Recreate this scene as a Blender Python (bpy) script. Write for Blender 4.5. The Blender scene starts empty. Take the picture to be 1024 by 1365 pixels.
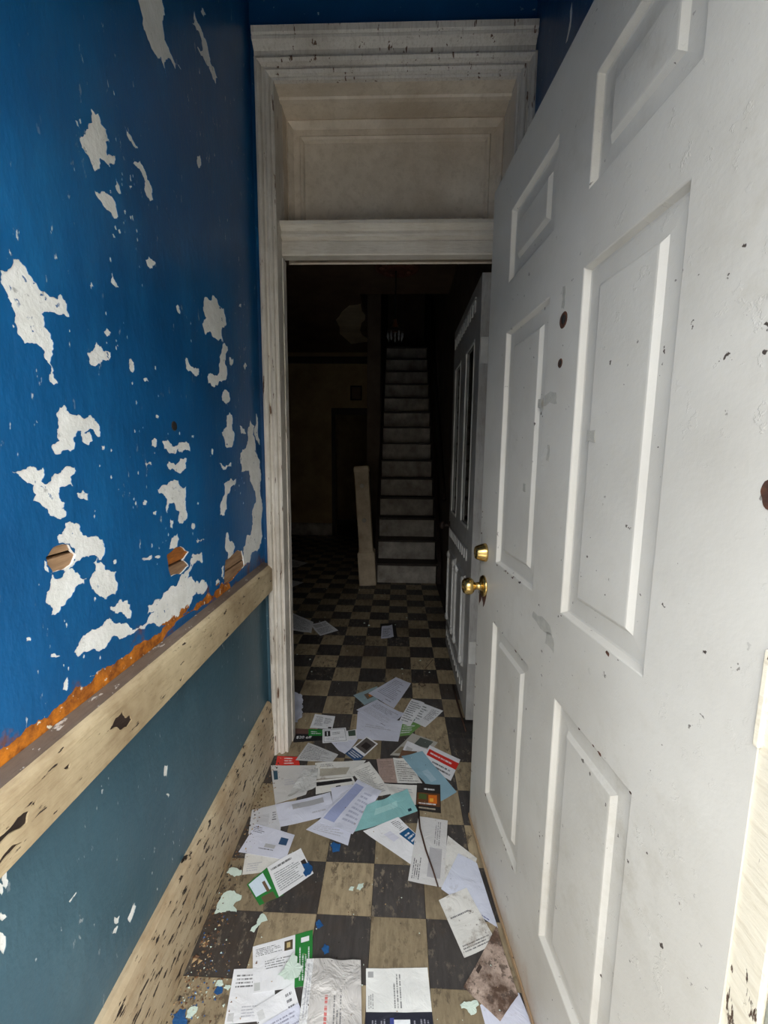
import bpy, bmesh, math, random
import numpy as np
from mathutils import Vector, Matrix
from mathutils.geometry import delaunay_2d_cdt

random.seed(7)
SC = bpy.context.scene
COL = SC.collection

# ------------------------------------------------------------------ camera
F_PX, H_CAM = 555.0, 1.28
PITCH, YAW, ROLL = math.radians(7.5628), math.radians(1.8684), 0.010
FWD = Vector((-math.sin(YAW) * math.cos(PITCH), math.cos(YAW) * math.cos(PITCH), -math.sin(PITCH)))
_R = Vector((math.cos(YAW), math.sin(YAW), 0))
_D = FWD.cross(_R)
if _D.z > 0: _D = -_D
RIGHT = math.cos(ROLL) * _R - math.sin(ROLL) * _D
DOWN = math.sin(ROLL) * _R + math.cos(ROLL) * _D
EYE = Vector((0, 0, H_CAM))
cam_d = bpy.data.cameras.new('camera')
cam = bpy.data.objects.new('camera', cam_d); COL.objects.link(cam)
m = Matrix((RIGHT, -DOWN, -FWD)).transposed().to_4x4(); m.translation = EYE
cam.matrix_world = m
cam_d.sensor_fit = 'HORIZONTAL'; cam_d.sensor_width = 36.0
cam_d.lens = F_PX / 1024 * 36.0
cam_d.clip_start = 0.02
SC.camera = cam

# ------------------------------------------------------------------ sky, light, exposure
w = bpy.data.worlds.new('overcast_sky'); SC.world = w; w.use_nodes = True
bg = w.node_tree.nodes['Background']
bg.inputs[0].default_value = (0.97, 0.985, 1.0, 1); bg.inputs[1].default_value = 1.0
pl_d = bpy.data.lights.new('doorway_portal', 'AREA'); pl_d.shape = 'RECTANGLE'; pl_d.size = 1.0; pl_d.size_y = 2.3
pl_d.cycles.is_portal = True
portal = bpy.data.objects.new('doorway_portal', pl_d); COL.objects.link(portal)
portal.location = (-0.09, -0.06, 1.1); portal.rotation_euler = (math.radians(90), 0, 0)
SC.view_settings.view_transform = 'Standard'; SC.view_settings.look = 'None'
SC.view_settings.gamma = 1.0; SC.view_settings.use_curve_mapping = False
SC.view_settings.exposure = 3.08
SC.cycles.use_denoising = True
SC.cycles.max_bounces = 10; SC.cycles.diffuse_bounces = 8

# ------------------------------------------------------------------ helpers
def ray(x, y): return FWD + RIGHT * ((x - 512) / F_PX) + DOWN * ((y - 682.5) / F_PX)
def hit(x, y, ax, val):
    """where the line of sight of a photo pixel meets a real plane of the place"""
    r = ray(x, y); t = (val - EYE[ax]) / r[ax]
    return EYE + r * t
def fl(x, y, z=0.0): return hit(x, y, 2, z)

def link(o, parent=None):
    COL.objects.link(o)
    if parent is not None: o.parent = parent
    return o
def mesh_obj(name, bm, mat, parent=None, smooth=False):
    me = bpy.data.meshes.new(name); bm.normal_update(); bm.to_mesh(me); bm.free()
    if smooth:
        for p in me.polygons: p.use_smooth = True
    if mat: me.materials.append(mat)
    return link(bpy.data.objects.new(name, me), parent)
def pydata(name, vs, fs, mat, parent=None, smooth=False):
    me = bpy.data.meshes.new(name); me.from_pydata([tuple(v) for v in vs], [], fs); me.update()
    if smooth:
        for p in me.polygons: p.use_smooth = True
    if mat: me.materials.append(mat)
    return link(bpy.data.objects.new(name, me), parent)
def tag(o, label=None, cat=None, group=None, kind=None):
    if label: o['label'] = label
    if cat: o['category'] = cat
    if group: o['group'] = group
    if kind: o['kind'] = kind
    return o
def empty(name, loc=(0, 0, 0), rz=0.0):
    o = bpy.data.objects.new(name, None); o.location = loc; o.rotation_euler = (0, 0, rz); o.empty_display_size = 0.1
    return link(o)
def add_box(bm, a, b, bev=0.0):
    vs = [bm.verts.new((x, y, z)) for x in (a[0], b[0]) for y in (a[1], b[1]) for z in (a[2], b[2])]
    fs = [(0, 1, 3, 2), (4, 6, 7, 5), (0, 4, 5, 1), (2, 3, 7, 6), (0, 2, 6, 4), (1, 5, 7, 3)]
    fc = [bm.faces.new([vs[i] for i in f]) for f in fs]
    if bev > 0:
        es = list({e for f in fc for e in f.edges})
        bmesh.ops.bevel(bm, geom=es, offset=bev, segments=2, affect='EDGES', profile=0.5)
def box(name, a, b, mat, parent=None, bev=0.0):
    bm = bmesh.new()
    lo = [min(p, q) for p, q in zip(a, b)]; hi = [max(p, q) for p, q in zip(a, b)]
    add_box(bm, lo, hi, bev)
    return mesh_obj(name, bm, mat, parent)
def prism(name, prof, axis, t0, t1, mat, parent=None, smooth=False):
    """extrude a 2D profile along axis; prof holds the two other coordinates in xyz order"""
    n = len(prof)
    def P(p, t):
        c = [p[0], p[1]]; c.insert(axis, t); return tuple(c)
    vs = [P(p, t0) for p in prof] + [P(p, t1) for p in prof]
    fs = [(i, (i + 1) % n, (i + 1) % n + n, i + n) for i in range(n)] + [tuple(range(n))[::-1], tuple(range(n, 2 * n))]
    o = pydata(name, vs, fs, mat, parent, smooth)
    bm = bmesh.new(); bm.from_mesh(o.data); bmesh.ops.recalc_face_normals(bm, faces=bm.faces); bm.to_mesh(o.data); bm.free()
    return o
def lathe(name, prof, mat, parent=None, n=28, axis='Z', loc=(0, 0, 0)):
    vs, fs = [], []
    for r, z in prof:
        for k in range(n):
            a = 2 * math.pi * k / n
            p = (r * math.cos(a), r * math.sin(a), z)
            if axis == 'Y': p = (p[0], p[2], p[1])
            if axis == 'X': p = (p[2], p[0], p[1])
            vs.append((p[0] + loc[0], p[1] + loc[1], p[2] + loc[2]))
    for i in range(len(prof) - 1):
        for k in range(n):
            fs.append((i * n + k, i * n + (k + 1) % n, (i + 1) * n + (k + 1) % n, (i + 1) * n + k))
    fs.append(tuple(range(n))); fs.append(tuple(range((len(prof) - 1) * n, len(prof) * n)))
    o = pydata(name, vs, fs, mat, parent)
    bm = bmesh.new(); bm.from_mesh(o.data); bmesh.ops.recalc_face_normals(bm, faces=bm.faces)
    for f in bm.faces: f.smooth = len(f.verts) == 4
    bm.to_mesh(o.data); bm.free()
    return o
def tube(name, pts, rad, mat, parent=None, n=8):
    vs, fs = [], []
    pts = [Vector(p) for p in pts]
    rs = rad if isinstance(rad, (list, tuple)) else [rad] * len(pts)
    for i, p in enumerate(pts):
        d = (pts[min(i + 1, len(pts) - 1)] - pts[max(i - 1, 0)]).normalized()
        up = Vector((0, 0, 1)) if abs(d.z) < 0.9 else Vector((1, 0, 0))
        a = d.cross(up).normalized(); b = d.cross(a)
        for k in range(n):
            t = 2 * math.pi * k / n
            vs.append(p + (a * math.cos(t) + b * math.sin(t)) * rs[i])
    for i in range(len(pts) - 1):
        for k in range(n):
            fs.append((i * n + k, i * n + (k + 1) % n, (i + 1) * n + (k + 1) % n, (i + 1) * n + k))
    fs.append(tuple(range(n))[::-1]); fs.append(tuple(range((len(pts) - 1) * n, len(pts) * n)))
    return pydata(name, vs, fs, mat, parent, True)

# ------------------------------------------------------------------ materials
class NT:
    def __init__(s, name, rough=0.6, metal=0.0, spec=0.5):
        s.m = bpy.data.materials.new(name); s.m.use_nodes = True
        s.t = s.m.node_tree; s.n = s.t.nodes; s.l = s.t.links
        s.b = s.n['Principled BSDF']
        s.b.inputs['Roughness'].default_value = rough; s.b.inputs['Metallic'].default_value = metal
        s.b.inputs['Specular IOR Level'].default_value = spec
        s._pos = None
    def pos(s, scale=(1, 1, 1), obj=False):
        if s._pos is None:
            s._pos = (s.n.new('ShaderNodeNewGeometry').outputs['Position'] if not obj
                      else s.n.new('ShaderNodeTexCoord').outputs['Object'])
        if tuple(scale) == (1, 1, 1): return s._pos
        v = s.n.new('ShaderNodeVectorMath'); v.operation = 'MULTIPLY'
        s.l.new(s._pos, v.inputs[0]); v.inputs[1].default_value = scale
        return v.outputs[0]
    def noise(s, scale, detail=4, rough=0.55, stretch=(1, 1, 1), vec=None, obj=False, dist=0.0):
        n = s.n.new('ShaderNodeTexNoise'); n.inputs['Scale'].default_value = scale
        n.inputs['Detail'].default_value = detail; n.inputs['Roughness'].default_value = rough
        n.inputs['Distortion'].default_value = dist
        s.l.new(vec if vec is not None else s.pos(stretch, obj), n.inputs['Vector'])
        return n.outputs[0]
    def ramp(s, src, stops):
        r = s.n.new('ShaderNodeValToRGB'); e = r.color_ramp.elements
        while len(e) < len(stops): e.new(0.5)
        for el, (p, c) in zip(e, stops):
            el.position = p; el.color = (c, c, c, 1) if not hasattr(c, '__len__') else (*c[:3], 1)
        s.l.new(src, r.inputs[0]); return r.outputs[0]
    def mix(s, fac, a, b, mode='MIX'):
        x = s.n.new('ShaderNodeMix'); x.data_type = 'RGBA'; x.blend_type = mode
        for sock, v in ((x.inputs[0], fac), (x.inputs[6], a), (x.inputs[7], b)):
            if isinstance(v, (int, float)): sock.default_value = v
            elif hasattr(v, '__len__'): sock.default_value = (*v[:3], 1)
            else: s.l.new(v, sock)
        return x.outputs[2]
    def math(s, op, a, b=0.0, clamp=False):
        x = s.n.new('ShaderNodeMath'); x.operation = op; x.use_clamp = clamp
        for sock, v in ((x.inputs[0], a), (x.inputs[1], b)):
            if isinstance(v, (int, float)): sock.default_value = v
            else: s.l.new(v, sock)
        return x.outputs[0]
    def sep(s, i):
        x = s.n.new('ShaderNodeSeparateXYZ'); s.l.new(s.pos(), x.inputs[0]); return x.outputs[i]
    def color(s, c):
        if hasattr(c, '__len__'): s.b.inputs['Base Color'].default_value = (*c[:3], 1)
        else: s.l.new(c, s.b.inputs['Base Color'])
    def rough(s, r): s.l.new(r, s.b.inputs['Roughness'])
    def bump(s, h, strength=0.3, dist=0.01):
        b = s.n.new('ShaderNodeBump'); b.inputs['Strength'].default_value = strength; b.inputs['Distance'].default_value = dist
        s.l.new(h, b.inputs['Height'])
        prev = s.b.inputs['Normal'].links
        if prev: s.l.new(prev[0].from_socket, b.inputs['Normal'])
        s.l.new(b.outputs[0], s.b.inputs['Normal'])

def srgb(r, g, b):
    f = lambda c: (c / 255 / 12.92) if c / 255 <= 0.04045 else ((c / 255 + 0.055) / 1.055) ** 2.4
    return (f(r), f(g), f(b))

def mat_blue(name, base, dark, light, rust=False):
    t = NT(name, 0.38)
    n1 = t.noise(2.2, 5, 0.6)
    c = t.mix(t.ramp(n1, [(0.3, 0.0), (0.7, 1.0)]), dark, base)
    n2 = t.noise(5.0, 6, 0.65, (1, 1.6, 0.5))
    c = t.mix(t.ramp(n2, [(0.52, 0.0), (0.75, 0.55)]), c, light)
    # fine white scratches and specks
    sp = t.noise(34, 4, 0.6, (1, 2.2, 0.8))
    msk = t.math('MULTIPLY', t.ramp(sp, [(0.675, 0.0), (0.70, 1.0)]), t.ramp(t.noise(3.1, 3), [(0.42, 0.0), (0.62, 1.0)]))
    c = t.mix(msk, c, srgb(205, 212, 214))
    if rust:
        z = t.sep(2)
        r = t.math('ADD', t.math('MULTIPLY', t.math('SUBTRACT', 0.925, z), 8.0), t.math('MULTIPLY', t.math('SUBTRACT', t.noise(9, 5, 0.7), 0.58), 4.0))
        c = t.mix(t.ramp(r, [(0.15, 0.0), (0.5, 0.8)]), c, srgb(120, 70, 30))
    t.color(c)
    t.bump(t.noise(6, 5, 0.55, (1, 1.5, 0.7)), 0.25, 0.02)
    t.bump(t.noise(90, 3, 0.6, (1, 1, 0.5)), 0.25, 0.003)
    return t.m
M = {}
M['blue'] = mat_blue('peeling_blue_paint', srgb(22, 100, 158), srgb(14, 78, 128), srgb(34, 116, 172), True)
M['blue_plain'] = mat_blue('deep_blue_paint', srgb(18, 78, 126), srgb(14, 62, 104), srgb(24, 88, 136))
M['teal'] = mat_blue('teal_paint', srgb(70, 102, 116), srgb(54, 84, 98), srgb(80, 112, 124))

def mat_plaster():
    t = NT('bare_plaster', 0.85)
    c = t.mix(t.ramp(t.noise(14, 6, 0.65), [(0.35, 0.0), (0.7, 1.0)]), srgb(244, 244, 240), srgb(226, 226, 220))
    c = t.mix(t.ramp(t.noise(60, 3, 0.6), [(0.66, 0.0), (0.74, 0.6)]), c, srgb(140, 140, 135))
    z = t.sep(2)
    # rust-orange old varnish along the top of the chair rail
    e = t.math('ADD', t.math('MULTIPLY', t.math('SUBTRACT', 0.893, z), 34.0), t.math('MULTIPLY', t.math('SUBTRACT', t.noise(26, 5, 0.7), 0.5), 2.2))
    org = t.mix(t.ramp(t.noise(38, 5, 0.7), [(0.35, 0.0), (0.65, 1.0)]), srgb(214, 126, 22), srgb(120, 62, 16))
    org = t.mix(t.ramp(t.noise(55, 4, 0.6), [(0.62, 0.0), (0.66, 1.0)]), org, srgb(238, 226, 200))
    blu = t.math('MULTIPLY', t.ramp(t.noise(42, 5, 0.65), [(0.63, 0.0), (0.645, 1.0)]), t.ramp(t.noise(9, 3), [(0.5, 0.0), (0.56, 1.0)]))
    c = t.mix(t.math('MULTIPLY', blu, t.math('GREATER_THAN', z, 0.84)), c, srgb(26, 92, 148))
    c = t.mix(t.math('MULTIPLY', t.ramp(e, [(0.2, 0.0), (0.3, 1.0)]), t.math('GREATER_THAN', z, 0.83)), c, org)
    t.color(c); t.bump(t.noise(45, 5, 0.65), 0.4, 0.006)
    return t.m
M['plaster'] = mat_plaster()

def mat_wood(name, a, b, stretch=(1, 12, 12), sc=6, rough=0.75):
    t = NT(name, rough)
    n = t.noise(sc, 6, 0.65, stretch)
    t.color(t.mix(t.ramp(n, [(0.3, 0.0), (0.7, 1.0)]), a, b)); t.bump(n, 0.4, 0.006)
    return t.m
M['lath'] = mat_wood('bare_lath_wood', srgb(184, 148, 112), srgb(124, 92, 66), (1, 1, 9), 8)
M['lath_rust'] = mat_wood('rust_stained_lath', srgb(205, 120, 30), srgb(110, 66, 36), (1, 1, 5), 12)
M['dark_wood'] = mat_wood('dark_brown_wood', srgb(58, 42, 34), srgb(30, 22, 18), (10, 1, 10), 5, 0.6)
M['dark'] = NT('dark_void', 0.9).m; M['dark'].node_tree.nodes['Principled BSDF'].inputs['Base Color'].default_value = (0.012, 0.01, 0.009, 1)

def mat_cream(name, base, grime, chip, chip_scale=(9, 1.4, 9), chip_lo=0.64, dirt=(0.35, 0.75), rough=0.6, grain=(6, 1, 6), white=None):
    t = NT(name, rough)
    c = t.mix(t.ramp(t.noise(3.2, 6, 0.65), [(dirt[0], 0.0), (dirt[1], 1.0)]), base, grime)
    g = t.noise(16, 5, 0.7, grain)
    c = t.mix(t.ramp(g, [(0.5, 0.0), (0.78, 0.65)]), c, grime)
    if white: c = t.mix(t.ramp(t.noise(20, 5, 0.6), [(0.6, 0.0), (0.7, 0.9)]), c, white)
    ch = t.noise(7, 5, 0.6, chip_scale)
    k = t.ramp(ch, [(chip_lo, 0.0), (chip_lo + 0.025, 1.0)])
    c = t.mix(k, c, chip)
    t.color(c)
    t.bump(k, -0.6, 0.002) if False else None
    t.bump(t.math('SUBTRACT', g, k), 0.5, 0.004)
    return t.m
M['rail'] = mat_cream('worn_cream_rail_paint', srgb(216, 198, 162), srgb(140, 116, 84), srgb(50, 38, 30), (5, 3, 14), 0.655)
M['rail_top'] = mat_cream('dusty_rail_top', srgb(128, 112, 98), srgb(82, 68, 58), srgb(190, 182, 172), (8, 4, 8), 0.62)
M['base'] = mat_cream('crazed_baseboard_paint', srgb(204, 188, 158), srgb(146, 118, 84), srgb(40, 30, 24), (6, 3.6, 13), 0.585, (0.40, 0.72))
M['casing'] = mat_cream('soiled_white_casing', srgb(216, 210, 200), srgb(158, 145, 128), srgb(104, 78, 60), (9, 9, 1.3), 0.635, (0.45, 0.85), 0.55, (9, 9, 0.8))
M['transom'] = mat_cream('grimy_transom_paint', srgb(224, 212, 194), srgb(178, 162, 140), srgb(82, 66, 52), (3, 3, 3), 0.76, (0.35, 0.75), 0.6, (2, 2, 2))
M['header'] = mat_cream('header_white_paint', srgb(218, 211, 198), srgb(180, 167, 148), srgb(66, 50, 40), (4, 9, 9), 0.74, (0.45, 0.85), 0.5, (1, 9, 9))

def mat_door():
    t = NT('scuffed_white_door_paint', 0.42)
    base = t.mix(t.ramp(t.noise(3, 5, 0.6), [(0.35, 0.0), (0.75, 1.0)]), srgb(201, 198, 190), srgb(184, 180, 171))
    z = t.sep(2)
    d = t.math('ADD', t.math('MULTIPLY', t.math('SUBTRACT', 0.10, z), 7.0), t.math('MULTIPLY', t.math('SUBTRACT', t.noise(8, 5, 0.7, (1, 1, 0.6)), 0.5), 2.0))
    c = t.mix(t.ramp(d, [(0.05, 0.0), (0.9, 0.75)]), base, srgb(150, 116, 82))
    gr = t.math('MULTIPLY', t.ramp(t.noise(2.1, 4, 0.6), [(0.5, 0.0), (0.7, 1.0)]), t.ramp(t.noise(22, 5, 0.7), [(0.48, 0.0), (0.7, 0.6)]))
    c = t.mix(gr, c, srgb(170, 164, 150))
    ch = t.math('MULTIPLY', t.ramp(t.noise(58, 3, 0.55), [(0.70, 0.0), (0.715, 1.0)]), t.ramp(t.noise(4.5, 3), [(0.42, 0.0), (0.55, 1.0)]))
    c = t.mix(ch, c, srgb(70, 62, 56))
    t.color(c)
    t.bump(t.noise(120, 3, 0.6), 0.16, 0.002)
    pe = t.ramp(t.noise(26, 5, 0.7), [(0.6, 0.0), (0.64, 1.0)])
    t.bump(t.math('MULTIPLY', pe, t.ramp(t.noise(2.4, 3), [(0.45, 0.0), (0.6, 1.0)])), 0.35, 0.0012)
    return t.m
M['door'] = mat_door()
M['door_rust'] = mat_wood('rusted_door_skin', srgb(96, 58, 40), srgb(40, 26, 20), (8, 8, 8), 8)
M['door2'] = mat_cream('grey_white_inner_door', srgb(176, 175, 172), srgb(124, 120, 115), srgb(80, 60, 50), (9, 9, 1.3), 0.73, (0.4, 0.8), 0.5, (6, 6, 1))
M['brass'] = (lambda t: (t.color(srgb(212, 182, 116)), t.bump(t.noise(60, 3), 0.05, 0.001), t.m)[2])(NT('worn_brass', 0.26, 1.0))
M['glass'] = (lambda t: (t.color((0.012, 0.012, 0.013)), t.m)[1])(NT('dark_glass', 0.12, 0.0))

def mat_tile(name, a, b, worn, scuff):
    t = NT(name, 0.5)
    oi = t.n.new('ShaderNodeObjectInfo')
    n = t.noise(16, 6, 0.7, (3.2, 0.7, 1))
    c = t.mix(t.ramp(n, [(0.3, 0.0), (0.72, 1.0)]), a, b)
    v = t.math('ADD', t.math('MULTIPLY', oi.outputs['Random'], 0.5), 0.72)
    hs = t.n.new('ShaderNodeHueSaturation'); t.l.new(v, hs.inputs['Value']); t.l.new(c, hs.inputs['Color'])
    c = hs.outputs[0]
    wv = t.noise(30, 6, 0.75, (1.4, 0.8, 1))
    wm = t.math('MULTIPLY', t.ramp(wv, [(scuff, 0.0), (scuff + 0.06, 0.8)]), t.ramp(t.noise(3.4, 4), [(0.42, 0.0), (0.6, 1.0)]))
    c = t.mix(wm, c, worn)
    # ground-in dirt in drifts
    dm = t.ramp(t.noise(2.6, 6, 0.7), [(0.5, 0.0), (0.72, 0.7)])
    c = t.mix(dm, c, srgb(74, 58, 44))
    c = t.mix(t.ramp(t.noise(85, 3, 0.6), [(0.70, 0.0), (0.76, 0.7)]), c, srgb(165, 155, 140))
    t.color(c)
    t.rough(t.ramp(n, [(0.3, 0.42), (0.7, 0.62)]))
    t.bump(t.noise(50, 5, 0.7), 0.25, 0.002)
    return t.m
M['tile_tan'] = mat_tile('tan_vinyl_tile', srgb(166, 150, 121), srgb(124, 109, 86), srgb(80, 68, 55), 0.52)
M['tile_dark'] = mat_tile('charcoal_vinyl_tile', srgb(74, 70, 67), srgb(52, 48, 47), srgb(140, 128, 110), 0.555)
M['subfloor'] = (lambda t: (t.color(t.mix(t.noise(30, 5), srgb(58, 46, 36), srgb(34, 28, 24))), t.m)[1])(NT('dirty_subfloor', 0.9))

def mat_plain(name, a, b, sc=4, rough=0.8, bump=0.2):
    t = NT(name, rough)
    n = t.noise(sc, 5, 0.65)
    t.color(t.mix(t.ramp(n, [(0.3, 0.0), (0.72, 1.0)]), a, b))
    if bump: t.bump(t.noise(sc * 8, 4), bump, 0.004)
    return t.m
M['hall_wall'] = mat_plain('old_tan_hall_plaster', srgb(172, 152, 112), srgb(138, 118, 86))
M['hall_right'] = mat_plain('brown_stained_hall_wall', srgb(112, 97, 82), srgb(82, 69, 58))
M['hall_ceiling'] = mat_plain('brown_stained_ceiling', srgb(118, 97, 76), srgb(88, 70, 54))
M['ceiling_patch'] = mat_plain('pale_ceiling_patch', srgb(214, 200, 172), srgb(176, 160, 134))
M['ceiling'] = mat_plain('dark_blue_ceiling_paint', srgb(18, 62, 104), srgb(12, 48, 84))
M['riser'] = mat_plain('dirty_white_riser_paint', srgb(196, 191, 182), srgb(122, 114, 103), 7)
M['newel'] = mat_plain('yellowed_newel_paint', srgb(214, 199, 174), srgb(158, 140, 116), 6)
M['concrete'] = mat_plain('grey_sidewalk_concrete', srgb(204, 201, 194), srgb(180, 177, 170), 3)
M['brick_paint'] = mat_plain('weathered_jamb_paint', srgb(172, 176, 164), srgb(128, 128, 116), 9)
M['stop'] = mat_cream('cream_stop_paint', srgb(222, 214, 194), srgb(180, 166, 140), srgb(74, 54, 40), (8, 8, 2.4), 0.66, (0.5, 0.9))

# ------------------------------------------------------------------ peeled layers: sheets with real holes
def rough_poly(pts, amp=0.16, it=3, rng=random):
    for k in range(it):
        out = []
        for i, p in enumerate(pts):
            q = pts[(i + 1) % len(pts)]
            out.append(p)
            L = math.hypot(q[0] - p[0], q[1] - p[1])
            if L > 0.0025:
                nx, ny = -(q[1] - p[1]), (q[0] - p[0])
                d = rng.uniform(-amp, amp)
                s = 0.5 + rng.uniform(-0.15, 0.15)
                out.append((p[0] + (q[0] - p[0]) * s + nx * d, p[1] + (q[1] - p[1]) * s + ny * d))
        pts = out
    return pts
def sheet(name, x, thick, outer, holes, mat, parent):
    """flat layer in the plane x (facing +x) with holes cut through it; 2D points are (y, z)"""
    verts, faces = [], []
    y0, z0, y1, z1 = outer
    for poly in [[(y0, z0), (y1, z0), (y1, z1), (y0, z1)]] + holes:
        poly = [(min(max(a, y0), y1), min(max(b, z0), z1)) for a, b in poly]
        faces.append(list(range(len(verts), len(verts) + len(poly))))
        verts += [Vector(p) for p in poly]
    faces = faces[:1] + [f if sum(verts[a][0] * verts[b][1] - verts[b][0] * verts[a][1] for a, b in zip(f, f[1:] + f[:1])) > 0 else f[::-1] for f in faces[1:]]
    ov, oe, of, _, _, orig = delaunay_2d_cdt(verts, [], faces, 1, 1e-6)
    def inside(px, py, poly):
        c = False; j = len(poly) - 1
        for i in range(len(poly)):
            a, b = poly[i], poly[j]
            if (a[1] > py) != (b[1] > py) and px < (b[0] - a[0]) * (py - a[1]) / (b[1] - a[1]) + a[0]: c = not c
            j = i
        return c
    bbs = [(min(p[0] for p in h), max(p[0] for p in h), min(p[1] for p in h), max(p[1] for p in h), h) for h in holes]
    keep = []
    for f in of:
        cx = sum(ov[i][0] for i in f) / len(f); cy = sum(ov[i][1] for i in f) / len(f)
        if not any(b[0] <= cx <= b[1] and b[2] <= cy <= b[3] and inside(cx, cy, b[4]) for b in bbs): keep.append(f)
    bm = bmesh.new()
    bv = [bm.verts.new((x, p[0], p[1])) for p in ov]
    for f in keep:
        try: bm.faces.new([bv[i] for i in f])
        except ValueError: pass
    for f in bm.faces:
        f.normal_update()
        if f.normal.x < 0: f.normal_flip()
    be = [e for e in bm.edges if len(e.link_faces) == 1]
    r = bmesh.ops.extrude_edge_only(bm, edges=be)
    nv = [g for g in r['geom'] if isinstance(g, bmesh.types.BMVert)]
    for v in nv: v.co.x -= thick
    loose = [v for v in bm.verts if not v.link_faces]
    bmesh.ops.delete(bm, geom=loose, context='VERTS')
    return mesh_obj(name, bm, mat, parent)

XW = -0.545          # face of the blue paint on the left wall
CA = lambda c: (c[0] / 2.8444, c[1] / 2.8444)
CB = lambda c: (c[0] / 2.6947, c[1] / 2.6947 + 320)
CC = lambda c: (c[0] / 2.5275, c[1] / 2.5275 + 700)
def wall_poly(pts, conv, x=XW):
    out = []
    for p in pts:
        q = hit(*conv(p), 0, x); out.append((q.y, q.z))
    return out
peelA = [
 [(520,-40),(540,60),(545,110),(575,185),(610,215),(620,250),(632,295),(630,230),(650,230),(665,265),(668,240),(688,262),(650,205),(625,150),(628,60),(612,-40)],
 [(765,25),(782,55),(775,70),(762,45)],
 [(737,40),(745,70),(765,110),(785,160),(795,210),(800,240),(825,295),(818,320),(808,300),(792,250),(770,215),(748,180),(768,178),(755,120),(728,85)],
 [(345,412),(365,435),(375,420),(385,470),(405,490),(412,530),(405,575),(420,640),(400,615),(380,600),(372,640),(358,648),(340,600),(310,560),(303,530),(325,510),(335,485),(350,465)],
 [(285,455),(300,450),(303,490),(292,475)],
 [(412,585),(438,590),(440,605),(408,610)],
 [(472,478),(495,510),(525,560),(515,565),(485,520)],
 [(505,620),(530,605),(548,640),(560,680),(575,705),(583,760),(570,765),(548,720),(553,690),(535,650)],
 [(440,675),(455,705),(462,735),(445,725),(437,705)],
 [(355,715),(380,735),(410,735),(440,770),(445,832),(425,815),(395,785),(375,755)],
 [(748,590),(760,590),(765,625),(755,640),(747,620)],
 [(0,1025),(50,980),(75,985),(110,1040),(165,1105),(220,1135),(232,1115),(255,1170),(265,1200),(240,1190),(185,1185),(160,1190),(165,1240),(195,1270),(205,1300),(195,1345),(180,1355),(160,1320),(120,1300),(95,1305),(65,1260),(58,1190),(45,1150),(20,1100),(2,1065)],
 [(552,985),(565,972),(590,995),(570,1020),(558,1005)],
 [(425,1030),(440,1070),(452,1088),(440,1092),(420,1070)],
 [(770,1165),(785,1125),(800,1140),(808,1120),(830,1155),(850,1170),(860,1230),(845,1240),(848,1300),(820,1285),(800,1260),(780,1270),(768,1225),(785,1205)],
 [(390,1255),(405,1242),(422,1260),(405,1275)],
 [(338,1080),(348,1068),(356,1085),(348,1100)],
 [(668,1160),(676,1155),(685,1190),(675,1185)],
 [(490,705),(498,700),(504,712),(496,720)], [(470,798),(476,792),(480,803),(473,810)], [(425,888),(432,886),(440,905),(432,902)], [(448,872),(456,868),(460,882),(452,886)],
 [(908,1155),(914,1152),(916,1164),(910,1166)],
]
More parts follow.
